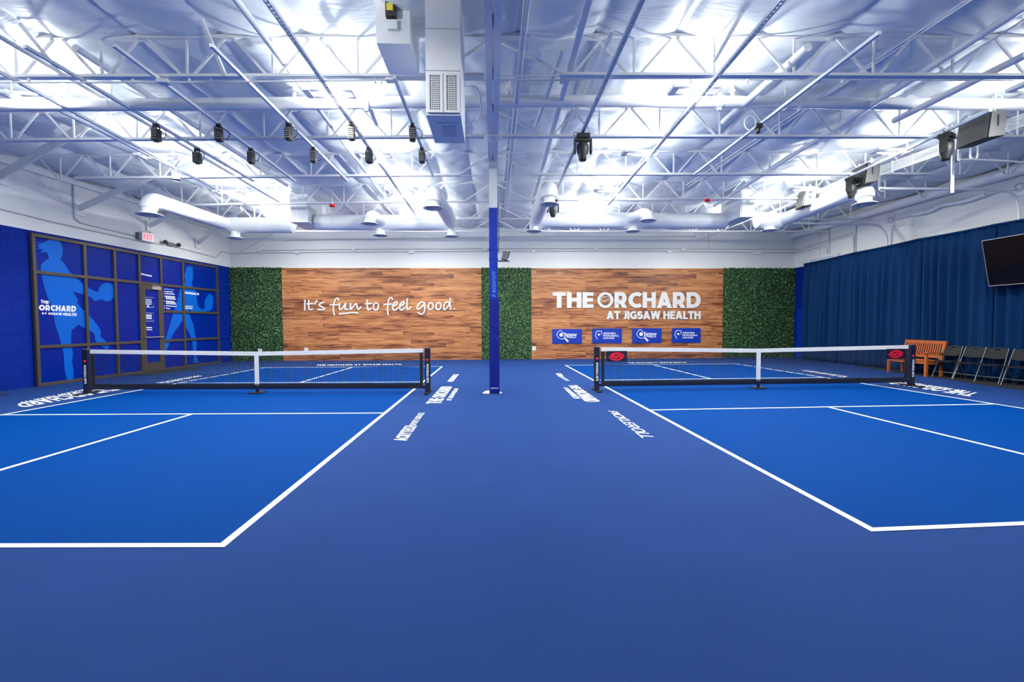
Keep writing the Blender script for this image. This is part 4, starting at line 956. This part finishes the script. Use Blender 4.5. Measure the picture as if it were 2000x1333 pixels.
diffuser(q4+V((0, 0, -.14)), .25, 'round diffuser at the end of the right duct arm by the loudspeakers')
for px, py, c, l in ((460, 465, c1, 'round diffuser under the left corner of the back duct'), (743, 460, c2, 'round diffuser under the back duct, middle of the left court'),
                     (882, 462, c2, 'round diffuser under the duct corner left of the column'), (1043, 452, c3, 'round diffuser under the duct corner right of the column'),
                     (1236, 452, c3, 'round diffuser under the back duct, middle of the right court'), (1503, 450, c4, 'round diffuser under the right corner of the back duct')):
    p = at(px, py, Y=c.y); diffuser(p, .235, l, neck=max(.1, ZD-.2-p.z))
for px, py, c, l in ((722, 437, c2, 'round diffuser on a short elbow in front of the back duct, left court'), (1265, 431, c3, 'round diffuser on a short elbow in front of the back duct, right court')):
    y = c.y-.95; p = at(px, py, Y=y); T = diffuser(p, .25, l, neck=.14)
    sx = .12 if px < 900 else -.18
    pts = [V((p.x+sx*1.5, c.y-.1, ZD)), V((p.x+sx, c.y-.35, ZD+.02)), V((p.x+sx*.4, y+.22, ZD+.03)), V((p.x+sx*.1, y+.07, ZD-.02)), V((p.x, y, ZD-.12)), V((p.x, y, p.z+.12))]
    MB().tube(smoothline(pts, 4), .16, 22).build('elbow', M['duct'], T)
def plenum(x0, x1, y0_, y1_, z0, z1_, label, front, side, xs):
    T = thing('duct_plenum', ((x0+x1)/2, (y0_+y1_)/2, z0), label, 'plenum')
    MB().box2((x0, y0_, z0), (x1, y1_, z1_)).build('casing', M['duct'], T)
    m = MB(); zb_, zt_ = z0+.05, z0+.05+min(.45, z1_-z0-.1)
    if front:
        m.box2((x0+.03, y0_-.02, zb_), (x1-.03, y0_-.001, zt_), 0)
        n = 3
        for k in range(n):
            a = x0+.05+(x1-x0-.1)*k/n; b = x0+.05+(x1-x0-.1)*(k+1)/n; m.box2((a+.008, y0_-.026, zb_+.03), (b-.008, y0_-.02, zt_-.03), 1)
        m.build('filter_grille', [M['duct'], M['rim']], T)
    if side:
        xx = xs; s = 1 if xs == x1 else -1; m = MB(); ya, yb = y0_+.06, y0_+.62
        m.box2((xx+s*.001, ya, zb_), (xx+s*.02, yb, zt_), 0)
        for k in range(3):
            a = ya+.02+(yb-ya-.04)*k/3; b = ya+.02+(yb-ya-.04)*(k+1)/3; m.box2((xx+s*.02, a+.01, zb_+.03), (xx+s*.026, b-.01, zt_-.03), 1)
        m.build('filter_grille', [M['duct'], M['rim']], T)
    return T
yl = c1.y; yr = c3.y
X1 = at(566, 420, Y=yl-.95).x; X2 = at(598, 420, Y=yl-.95).x
plenum(X1, X2+.05, yl-.95, yl+.25, at(580, 434, Y=yl-.95).z, 5.3, 'white boxy duct plenum with filter grilles on the left duct', True, True, X2+.05)
X1 = at(1446, 420, Y=yr-.9).x; X2 = at(1474, 420, Y=yr-.9).x
plenum(X1, X2, yr-.9, yr+.25, at(1460, 424, Y=yr-.9).z, 5.3, 'white boxy duct plenum with filter grille on the right duct', True, False, X1)

# two square drop ducts near the girder
y0_, y1_ = 5.6, 6.45; z0 = at(865, 225.5, Y=y0_).z; xa, xb = at(832, 200, Y=y0_).x, at(900, 200, Y=y0_).x
T = thing('square_duct', ((xa+xb)/2, 6.0, z0), 'large white square drop duct with two grilles, left of the girder', 'duct')
MB().box2((xa, y0_, z0), (xb, y1_, 5.45)).build('casing', M['duct'], T)
for z in (at(860, 56, Y=y0_).z, at(860, 138, Y=y0_).z): MB().box2((xa-.004, y0_-.006, z-.004), (xb+.004, y0_, z+.004)).build('seam', M['rim'], T)
zt_, zb_ = at(860, 143, Y=y0_).z, at(860, 221, Y=y0_).z
for a, b in ((xa+.012, (xa+xb)/2-.004), ((xa+xb)/2+.004, xb-.012)):
    m = MB(); m.box2((a, y0_-.02, zb_), (a+.035, y0_-.001, zt_), 0); m.box2((b-.035, y0_-.02, zb_), (b, y0_-.001, zt_), 0)
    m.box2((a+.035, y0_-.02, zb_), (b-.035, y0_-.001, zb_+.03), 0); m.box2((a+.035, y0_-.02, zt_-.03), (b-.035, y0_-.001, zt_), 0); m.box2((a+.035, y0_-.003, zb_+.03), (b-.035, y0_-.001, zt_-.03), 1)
    nx = 6
    for k in range(1, nx): x = a+.035+(b-a-.07)*k/nx; m.box2((x-.004, y0_-.016, zb_+.03), (x+.004, y0_-.004, zt_-.03), 0)
    nz = 16
    for k in range(1, nz): z = zb_+.03+(zt_-zb_-.06)*k/nz; m.box2((a+.035, y0_-.014, z-.004), (b-.035, y0_-.004, z+.004), 0)
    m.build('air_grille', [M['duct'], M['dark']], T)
mx_, my_ = (xa+xb)/2+.03, (y0_+y1_)/2
h = MB(); h.box2((mx_-.13, my_-.22, z0-.012), (mx_+.13, my_+.22, z0-.001)); o = h.build('hatch', M['duct'], T)
MB().box2((mx_-.085, my_-.16, z0-.018), (mx_+.085, my_+.16, z0-.012)).build('hatch_recess', M['rim'], o)
y2, y3 = 5.77, 6.48; z2_ = at(768, 85, Y=y2).z; xa2, xb2 = at(735, 60, Y=y2).x, at(801, 60, Y=y2).x
T = thing('square_duct', ((xa2+xb2)/2, 6.1, z2_), 'smaller white square drop duct carrying a switch box, at the top edge', 'duct')
MB().box2((xa2, y2, z2_), (xb2, y3, 5.45)).build('casing', M['duct'], T)
p = at(764, 30, Y=y2-.03); q = at(764, 5, Y=y2-.03); sb = MB().box2((p.x-.06, y2-.07, at(764, 38, Y=y2).z), (p.x+.06, y2-.001, 5.38)).build('switch_box', M['darkgrey'], T)
MB().box2((p.x-.045, y2-.076, at(764, 28, Y=y2).z), (p.x+.03, y2-.07, at(764, 14, Y=y2).z)).build('warning_label', M['yellow'], sb)
MB().box2((p.x-.045, y2-.04, at(768, 60, Y=y2).z), (p.x+.07, y2-.001, at(768, 42, Y=y2).z)).build('control_box', M['white'], T)
# pull strut / flexible whips
tag(MB().tube(smoothline([(-.40, 6.3, 4.6), (-.2, 6.6, 4.75), (-.16, 7.2, 4.72), (-.3, 8.2, 4.95)]), .016, 8).build('flexible_conduit', M['steel']), 'curved white flexible conduit beside the square duct', 'conduit')

# ------------------------------------------------------------------ red alarm strobes
for px, py, Y, l in ((649, 401, 12.75, 'small red sprinkler alarm over the left court'), (1382, 391, 12.4, 'small red sprinkler alarm over the right court')):
    p = at(px, py, Y=Y); T = thing('alarm_bell', p, l, 'alarm', 'red alarms'); MB().lathe([(.001, -.05), (.06, -.045), (.085, -.01), (.085, .02), (.001, .03)], p, 16).build('dome', M['red'], T)
    MB().tube([p+V((0, 0, .03)), p+V((0, 0, .3))], .01, 6).build('stem', M['steel'], T)

# ------------------------------------------------------------------ right side: trapeze conduits, ribbed rack, wall pipes
def trap(Y, L_, label, r=.028):
    return tag(MB().tube(smoothline([at(a, b, Y=Y) for a, b in L_], 4), r, 8).build('conduit', M['steel']), label, 'conduit', 'conduits hung at the right')
def rod(Y, a, b, label, w=.045):
    return tag(MB().bar(at(*a, Y=Y), at(*b, Y=Y), w, .02, up=(0, 1, 0)).build('hanger_strut', M['steel']), label, 'hanger', 'hanger struts at the right')
rod(8.9, (1875, 228), (1873, 313), 'vertical hanger strut crossing the largest loudspeaker')
rod(8.42, (1862, 244), (1860, 377), 'vertical white pipe drop below the nearer right moving head', .05)
rod(11.1, (1719, 299), (1718, 367), 'vertical hanger strut beside the middle loudspeaker')
rod(14.3, (1525, 388), (1525, 436), 'vertical hanger strut beside the farthest loudspeaker')
trap(8.9, [(1873, 312), (1900, 312), (1950, 314), (2010, 318)], 'upper horizontal conduit running to the right wall', .022)
trap(10.6, [(1718, 368), (1760, 369), (1900, 370), (1960, 372), (1980, 382), (1988, 400), (1990, 425), (1991, 452)], 'middle hung conduit curving down the right wall', .035)
trap(14.3, [(1527, 436), (1560, 437), (1650, 438), (1705, 439), (1722, 446), (1731, 462), (1732, 486)], 'lower hung conduit curving down the right wall', .035)
for Y, x, y, l in ((8.9, 1903, 305, 'nearest'), (11.1, 1723, 369, 'middle'), (14.3, 1540, 433, 'farthest')):
    q = at(x, y, Y=Y); tag(MB().tube([q+V((-.08, 0, .2)), q+V((-.08, 0, -.02)), q+V((-.02, 0, -.07)), q+V((.05, 0, -.05)), q+V((.07, 0, .0)), q+V((.07, 0, .2))], .018, 8).build('pipe_hook', M['steel']), 'white J-shaped pipe hook at the right, %s' % l, 'hook', 'pipe hooks')
rk = thing('ribbed_rack', (8.75, 7, 4.8), 'white rack of eight thin parallel rods running past the loudspeakers', 'rack')
pn, pf = at(2004, 232, Z=4.93), at(1722, 333, Z=4.93)
d_ = (pf-pn).normalized(); pn2 = pn-d_*.8; pf2 = pf+d_*3.0
for k in range(8):
    o_ = V((.0, 0, -.10+k*.028)); MB().tube([pn2+o_, pf2+o_], .0085, 6).build('rod', M['steel'], rk)
for t in (.1, .5, .9): q = pn2+(pf2-pn2)*t; MB().box(q+V((.015, 0, 0)), (.012, .04, .26)).build('rack_bracket', M['steel'], rk)
YWX = XR-.13
def wp(L_, r, label, x, name='wall_pipe', mt='duct'):
    return tag(MB().tube([at(a, b, X=x) for a, b in L_], r, 14).build(name, M[mt]), label, 'pipe', 'pipes along the right wall')
wp([(2040, 318), (1770, 395), (1536, 464)], .125, 'thick white pipe running along the right wall', XR-.16)
wp([(2040, 252), (1612, 390)], .03, 'upper of two thin parallel pipes above the right wall', XR-1.1)
wp([(2040, 260), (1612, 396)], .03, 'lower of two thin parallel pipes above the right wall', XR-1.02)
wp([(2010, 300), (1550, 446)], .012, 'thin cable line high on the right wall', XR-.02, 'wall_cable', 'rim')
cw = tag(MB().tube(smoothline([at(a, b, X=XR-.10) for a, b in ((1735, 431), (1790, 418), (1815, 413), (1840, 401), (1870, 397), (1900, 389), (1925, 380), (1990, 367))]), .012, 8).build('wall_cable', M['steel']), 'sagging wrapped cable on the right wall', 'cable')
MB().tube(smoothline([at(a, b, X=XR-.10) for a, b in ((1782, 420), (1815, 413), (1840, 401), (1880, 395), (1925, 380))]), .05, 10).build('wrapping', M['duct'], cw)
for px, py, l in ((1739, 430, 'round white pulley plate on the right wall, farther'), (1990, 366, 'round white pulley plate on the right wall, nearer')):
    c = at(px, py, X=XR-.05); T = thing('wall_bracket', c, l, 'bracket', 'pulley brackets on the right wall')
    MB().box(c+V((.03, 0, -.03)), (.03, .22, .34)).build('plate', M['white'], T)
    MB().tube([c+V((0, .09*math.cos(a), .09*math.sin(a))) for a in [2*PI*j/16 for j in range(16)]], .02, 8, closed=True).build('ring', M['rim'], T)
def wc(L_, label, r=.014): conduit([at(a, b, X=XR-.02) for a, b in L_], r, label)
wc([(1552, 489), (1665, 455), (1669, 459), (1671, 497)], 'upper thin conduit bending down the right wall near the corner')
wc([(1552, 492), (1663, 460), (1667, 464), (1668, 498)], 'second thin conduit bending down the right wall near the corner')
wc([(1552, 496), (1612, 480), (1615, 484), (1616, 503)], 'lowest short conduit on the right wall near the corner')
wc([(1620, 424), (1620, 500)], 'thick vertical conduit on the right wall above the far curtain', .03)
wc([(1672, 440), (1672, 497)], 'vertical conduit on the right wall, left of the curved one', .016)
wc([(1602, 445), (1602, 505)], 'thin vertical wire on the right wall', .006)
p = at(1623, 501, X=XR-.10); T = thing('wall_grille', p, 'small white wall air unit just above the far end of the curtain', 'air unit')
MB().box(p+V((.02, .4, 0)), (.16, 1.5, .16)).build('casing', M['white'], T); MB().box(p+V((-.065, .4, -.02)), (.01, 1.3, .06)).build('louvre', M['rim'], T)

# ------------------------------------------------------------------ curtains, rod, television
XCU = 12.42
ycs = [at(px, 500, X=XCU).y for px in (1573, 1668, 1796, 1940)]; ycs.append(ycs[-1]-2.9); 
zcs = [at(px, py, X=XCU).z for px, py in ((1573, 517), (1668, 496), (1796, 469), (1940, 442))]; zcs.append(zcs[-1])
def curtain(k, label):
    ya, yb = ycs[k]+.05, ycs[k+1]-.05; za, zb2 = zcs[k], zcs[k+1]; n = int((ya-yb)/.014); rows_ = 22; r = random.Random(k+3)
    fq = [r.uniform(.85, 1.15) for _ in range(6)]; T = thing('curtain', (XCU, (ya+yb)/2, 0), label, 'curtain', 'blue curtains on the right wall')
    vs = []; jit = [r.uniform(-1, 1) for _ in range(n//8+4)]
    for j in range(rows_+1):
        v = j/rows_
        for i in range(n+1):
            u = i/n; s = (ya-yb)*u; c_ = s/.20
            a, b = int(s/.35), s/.35-int(s/.35); b = b*b*(3-2*b); jj = jit[a]*(1-b)+jit[a+1]*b; j2 = jit[-1-a]*(1-b)+jit[-2-a]*b
            ph = c_*2*PI*.72+1.6*jj+.7*j2*(v)
            amp = (.025+.070*min(1, v*4))*(.8+.25*jj)
            x = XCU+amp*math.sin(ph)+.016*math.sin(ph*2+j2)*v
            topz = za+(zb2-za)*u-.05*math.sin(PI*u)*.3; flare = max(0, v-.92)*.3
            x -= flare*(1+.9*math.sin(ph*.5))
            y = ya-s+(.025*math.cos(ph)*v+ .05*j2*v)*math.sin(PI*u)
            vs.append((x, y, topz*(1-v)+.004*v))
    m = MB(); m.add(vs, [(j*(n+1)+i, j*(n+1)+i+1, (j+1)*(n+1)+i+1, (j+1)*(n+1)+i) for j in range(rows_) for i in range(n)], 0, True)
    o = m.build('drape', M['curtain'], T)
    sol = o.modifiers.new('thickness', 'SOLIDIFY'); sol.thickness = .006
    m = MB(); vs = []
    nn = max(8, n//2)
    for i in range(nn+1):
        u = i/nn; s = (ya-yb)*u; z = za+(zb2-za)*u-.015*math.sin(PI*u); x = XCU+.012*math.sin(s*55)
        for dx, dz in ((-.035, .0), (-.035, .055), (.035, .055), (.035, .0)): vs.append((x+dx, ya-s, z-.01+dz))
    m.add(vs, [(i*4+a, i*4+(a+1) % 4, i*4+4+(a+1) % 4, i*4+4+a) for i in range(nn) for a in range(4)], 0, True); m.build('heading', M['curtain'], T)
curtain(0, 'farthest blue curtain panel, next to the back wall'); curtain(1, 'second blue curtain panel from the back, left of the bench')
curtain(2, 'third blue curtain panel from the back, behind the bench'); curtain(3, 'nearest blue curtain panel, behind the folding chairs and television')
TVp = [at(1918, 471, X=11.86), at(1932, 559, X=12.08)]
yt = TVp[0].y; zt1, zt0 = TVp[0].z, TVp[1].z; Lt = 1.66
T = thing('television', (12.0, yt-Lt/2, zt0), 'large black flat television mounted in front of the curtain', 'television')
A = [V((12.08, yt, zt0)), V((12.08, yt-Lt, zt0)), V((11.86, yt-Lt, zt1)), V((11.86, yt, zt1))]; nr = (A[1]-A[0]).cross(A[3]-A[0]).normalized(); nr = nr if nr.x > 0 else -nr
MB().poly(A, nr, .05).build('casing', M['plastic_black'], T); MB().poly(sub(A, .012, .02, .988, .98), -nr, .003).build('screen', M['screen'], T)
m = MB(); Ai = sub(A, 0, 0, 1, 1); 
for i in (0, 2): m.bar(Ai[i]-nr*.003, Ai[(i+1) % 4]-nr*.003, .012, .012)
m.bar(Ai[3]-nr*.003, Ai[0]-nr*.003, .01, .01); m.build('bezel', M['alu'], T)
MB().bar((12.02, yt-Lt/2, (zt0+zt1)/2), (XR, yt-Lt/2, (zt0+zt1)/2), .2, .2).build('wall_mount', M['black'], T)

# ------------------------------------------------------------------ bench
def bench():
    x0, x1, ya, yb = 11.66, 12.10, 12.02, 13.20
    T = thing('bench', ((x0+x1)/2, (ya+yb)/2, 0), 'orange-brown slatted teak bench with armrests by the curtain', 'bench')
    for y in (ya, yb): 
        MB().box2((x0-.03, y-.03, 0), (x0+.03, y+.03, .62)).build('leg', M['teak'], T)
        MB().bar((x1-.02, y, 0), (x1-.02, y, .42), .055, .06, up=(1, 0, 0)).build('leg', M['teak'], T)
        MB().bar((x1-.02, y, .40), (x1+.10, y, .93), .05, .06, up=(1, 0, 0)).build('back_post', M['teak'], T)
        m = MB(); P = smoothline([(x0-.06, y, .615), (x0+.05, y, .645), (x0+.25, y, .635), (x1+.01, y, .63)], 4)
        for a, b in zip(P[:-1], P[1:]): m.bar(a, b+(b-a)*.1, .065, .028)
        m.build('armrest', M['teak'], T)
        MB().bar((x0, y, .36), (x1-.02, y, .36), .03, .07).build('side_rail', M['teak'], T)
    MB().bar((x0, ya, .375), (x0, yb, .375), .03, .07).build('front_rail', M['teak'], T); MB().bar((x1-.02, ya, .375), (x1-.02, yb, .375), .03, .07).build('rear_rail', M['teak'], T)
    m = MB()
    for k in range(7): x = x0-.01+k*(x1-x0-.02)/6; m.box2((x-.028, ya+.02, .415), (x+.028, yb-.02, .435))
    m.build('seat', M['teak'], T)
    MB().bar((x1+.095, ya-.03, .915), (x1+.095, yb+.03, .915), .03, .085).build('top_rail', M['teak'], T)
    MB().bar((x1+.015, ya, .52), (x1+.015, yb, .52), .03, .06).build('lower_rail', M['teak'], T)
    n = 17
    for k in range(n): y = ya+.06+(yb-ya-.12)*k/(n-1); MB().bar((x1+.02, y, .53), (x1+.09, y, .89), .034, .014, up=(1, 0, 0)).build('back_slat', M['teak'], T)
bench()
# ------------------------------------------------------------------ folding chairs (faces -X; origin at the floor centre)
def chair():
    T = thing('folding_chair', (0, 0, 0), 'x', 'folding chair', 'row of folding chairs by the curtain'); w_ = .22
    for s in (-1, 1):
        MB().tube([(-.22, s*w_, .0), (.05, s*(w_-.005), .47), (.22, s*(w_-.01), .80), (.235, s*(w_-.025), .84)], .011, 8).build('front_leg', M['tubegrey'], T)
        MB().tube([(.24, s*(w_-.035), .0), (-.02, s*(w_-.035), .43)], .010, 8).build('rear_leg', M['tubegrey'], T)
    MB().tube([(-.135, -w_, .15), (-.135, w_, .15)], .006, 6).build('crossbar', M['tubegrey'], T)
    MB().tube([(.17, -w_+.035, .11), (.17, w_-.035, .11)], .006, 6).build('crossbar', M['tubegrey'], T)
    # seat: rounded slab
    m = MB(); nx, ny = 8, 10; top = []; bot = []
    for i in range(nx+1):
        for j in range(ny+1):
            u, v = -1+2*i/nx, -1+2*j/ny; x = u*.20-.02; y = v*(.205+.01*u); z = .445-.012*(1-u*u)*(1-v*v)-.010*max(0, -u-.5)
            x += .02*(v*v)*(1 if u < 0 else -1)*abs(u); top.append((x, y, z)); bot.append((x, y, z-.022))
    k = (nx+1)*(ny+1); q = [(i*(ny+1)+j, i*(ny+1)+j+1, (i+1)*(ny+1)+j+1, (i+1)*(ny+1)+j) for i in range(nx) for j in range(ny)]
    m.add(top+bot, q+[tuple(a+k for a in reversed(f)) for f in q], 0, True)
    ed = [j for j in range(ny+1)]+[i*(ny+1)+ny for i in range(1, nx+1)]+[nx*(ny+1)+j for j in range(ny-1, -1, -1)]+[i*(ny+1) for i in range(nx-1, 0, -1)]
    m.add(top+bot, [(ed[a], ed[(a+1) % len(ed)], ed[(a+1) % len(ed)]+k, ed[a]+k) for a in range(len(ed))], 0)
    m.build('seat', M['plastic'], T)
    # backrest: curved rounded panel with a grip slot
    def bp(u, v, o=0):     # u across -1..1, v up 0..1
        z = .60+v*.245; x = .125+v*.125+.035*(1-u*u)-.02; r_ = 1-.10*max(0, v-.7)/.3*1.2-(.05*(1-v))*0
        return V((x+o, u*.222*r_, z-(.035*(u*u))*(v > .5)*(v-.5)*2-(.03*(1-u*u))*(1-v)))
    m = MB(); nu, nv = 16, 8
    for o in (0, .016):
        vs = [bp(-1+2*i/nu, j/nv, o) for i in range(nu+1) for j in range(nv+1)]
        fs = [(i*(nv+1)+j, i*(nv+1)+j+1, (i+1)*(nv+1)+j+1, (i+1)*(nv+1)+j) for i in range(nu) for j in range(nv) if not (6 <= i <= 9 and j == 6)]
        m.add(vs, fs, 0, True)
    def rim(L_): m.add([bp(*p) for p in L_]+[bp(p[0], p[1], .016) for p in L_], [(a, (a+1) % len(L_), len(L_)+(a+1) % len(L_), len(L_)+a) for a in range(len(L_))], 0)
    U = lambda i: -1+2*i/nu
    rim([(U(i), 0) for i in range(nu+1)]+[(1, j/nv) for j in range(1, nv+1)]+[(U(i), 1) for i in range(nu-1, -1, -1)]+[(-1, j/nv) for j in range(nv-1, 0, -1)])
    rim([(U(i), 6/8) for i in range(6, 11)]+[(U(i), 7/8) for i in range(10, 5, -1)])
    m.build('backrest', M['plastic'], T)
    return T
ch = chair()
for k, (y, l) in enumerate(((11.79, 'grey folding chair next to the bench'), (11.22, 'second grey folding chair from the bench'), (10.70, 'third grey folding chair from the bench'), (10.10, 'nearest grey folding chair, cut by the right edge of the photo'))):
    if k == 0: ch.location = (12.02, y, 0.006); ch.rotation_euler = (0, 0, .3); ch['label'] = l; WL[ch.name] = ch.location.copy()
    else: copy_tree(ch, (12.02, y, 0.006), [0, .26, .33, .28][k], l)

# ------------------------------------------------------------------ nets
def net(pin, pout, ctr, top_in, side, label, sponsor):
    A = at(*pin, Z=0); B = at(*pout, Z=0); D = (B-A); W = D.length; D.normalize(); N_ = V((D.y, -D.x, 0)); N_ = N_ if N_.y < 0 else -N_
    T = thing('pickleball_net', (A+B)/2, label, 'net', 'portable court nets'); H = .955; Hc = .895
    for e, nm in ((A, 0), (B, 1)):
        p = MB().box(e+V((0, 0, H/2+.01)), (.11, .08, H-.02), rz=math.atan2(D.y, D.x)).build('post', M['navy'], T)
        f = MB(); f.box(e+V((0, 0, .015)), (.09, .62, .03)); f.box(e+V((0, 0, .045)), (.10, .12, .05)); f.build('foot', M['black'], T)
        MB().box(e+V((0, 0, H+.004)), (.09, .075, .02)).build('post_cap', M['grey'], p)
        q0 = e+N_*.041
        Q = [q0+D*(-.02*(1 if D.x > 0 else -1))+V((0, 0, .62)), q0+D*(-.02*(1 if D.x > 0 else -1))+V((0, 0, .22)), q0+D*(.025*(1 if D.x > 0 else -1))+V((0, 0, .22)), q0+D*(.025*(1 if D.x > 0 else -1))+V((0, 0, .62))]
        Q = [Q[0], Q[1], Q[2], Q[3]]
        block_text(MB(), 'PICKLEBALL NETS', Q, N_, .002, .25, .1).build('post_lettering', M['vinylwhite'], p)
        MB().lathe([(.001, 0), (.03, 0), (.001, .004)], q0+V((0, 0, .70)), 12, M=Matrix.Rotation(PI/2, 3, 'X')).build('post_logo', M['red'], p)
    zb_ = .125; P = lambda u, z: A+D*(W*u)+V((0, 0, z))
    MB().bar(P(.005, zb_), P(.995, zb_), .055, .065).build('crossbar', M['navy'], T)
    cx = (at(*ctr, Z=0)-A).dot(D)/W
    MB().box(P(cx, .06), (.05, .05, .12)).build('centre_leg', M['black'], T); MB().box(P(cx, .012), (.24, .30, .024)).build('centre_foot', M['black'], T)
    u0, u1 = .0145, .9855
    top = lambda u: H-.015-(H-Hc)*(1-abs(u-cx)/max(cx, 1-cx))
    bot = zb_+.055
    m = MB(); nh = 17; nvv = int(W*(u1-u0)/.048); NN = N_*.004; s3 = .0016
    def string(pts):      # thin square cord
        for a, b in zip(pts[:-1], pts[1:]):
            d = (b-a).normalized(); x_ = d.cross(N_).normalized()*.0032; m.add([a-x_, a+x_, a+N_*.004, b-x_, b+x_, b+N_*.004], [(0, 1, 4, 3), (1, 2, 5, 4), (2, 0, 3, 5)])
    for k in range(nh+1):
        t = k/nh; string([P(u0+(u1-u0)*i/10, bot+(top(u0+(u1-u0)*i/10)-.03-bot)*t) for i in range(11)])
    for k in range(nvv+1):
        u = u0+(u1-u0)*k/nvv; string([P(u, bot), P(u, top(u)-.02)])
    m.build('netting', M['net'], T)
    def band(name, mt, zf, h, th=.008, ua=u0, ub=u1, n=24):
        m = MB(); vs = []
        for i in range(n+1):
            u = ua+(ub-ua)*i/n; z = zf(u); c_ = P(u, z)
            for dn, dz in ((-th, -h/2), (th, -h/2), (th, h/2), (-th, h/2)): vs.append(c_+N_*dn+V((0, 0, dz)))
        m.add(vs, [(i*4+a, i*4+(a+1) % 4, i*4+4+(a+1) % 4, i*4+4+a) for i in range(n) for a in range(4)]); m.add(vs[:4], [(0, 1, 2, 3)]); m.add(vs[-4:], [(3, 2, 1, 0)])
        return m.build(name, M[mt], T)
    band('top_tape', 'tape', lambda u: top(u)-.03, .085, .010, .013, .987)
    band('bottom_tape', 'net', lambda u: bot+.012*math.sin(u*40)*.3, .05, .008)
    for ua in (u0, u1-.009): band('side_tape', 'net', lambda u: (bot+top(u))/2, top(ua)-bot-.02, .006, ua, ua+.009, 2)
    # side lacing
    for s, uu, pu in ((0, u0, .008), (1, u1, .992)):
        m = MB(); pts = []
        for k in range(15): pts.append(P(uu if k % 2 else pu, bot+.03+(H-bot-.08)*k/14))
        m.tube(pts, .004, 5); m.build('side_lacing', M['black'], T)
    band('centre_strap', 'tape', lambda u: (bot+top(u))/2-.0, top(cx)-bot-.02, .014, cx-.0058, cx+.0058, 2)
    MB().box(P(cx, bot+.005)+N_*.012, (.035, .012, .05)).build('strap_buckle', M['grey'], T)
    for u_c, wd in sponsor:
        Q = [P(u_c-wd/W/2, top(u_c)-.30), P(u_c+wd/W/2, top(u_c)-.30), P(u_c+wd/W/2, top(u_c)-.065), P(u_c-wd/W/2, top(u_c)-.065)]
        if (Q[1]-Q[0]).x < 0: Q = [Q[1], Q[0], Q[3], Q[2]]
        Q = [q+N_*.012 for q in Q]
        sg = MB().poly(Q, N_, .004).build('sponsor_panel', M['navy'], T); m = MB(); Qf = [q+N_*.0045 for q in Q]
        S1 = [(.12, .52), (.30, .80), (.48, .90), (.68, .84), (.90, .60), (.86, .50), (.62, .68), (.44, .70), (.36, .60), (.50, .50), (.60, .36), (.50, .30), (.30, .44)]
        m.poly([on_quad(Qf, a, b) for a, b in S1], N_, .001)
        S2 = [(.88, .44), (.70, .18), (.52, .08), (.32, .14), (.10, .38), (.14, .48), (.38, .30), (.54, .22), (.66, .34), (.64, .42), (.50, .56), (.46, .62), (.54, .66), (.70, .56)]
        m.poly([on_quad([q+N_*.001 for q in Qf], a, b) for a, b in S2], N_, .001)
        m.build('panel_logo', M['red'], sg)
    return T
net((836, 767.5), (171, 769.5), (501, 769), (835, 682), -1, 'portable net across the left court with a white top band', [])
net((1165, 763.5), (1779, 755), (1480, 759), (1165, 678), 1, 'portable net across the right court with two red-logo panels', [(.060, .46), (.945, .46)])
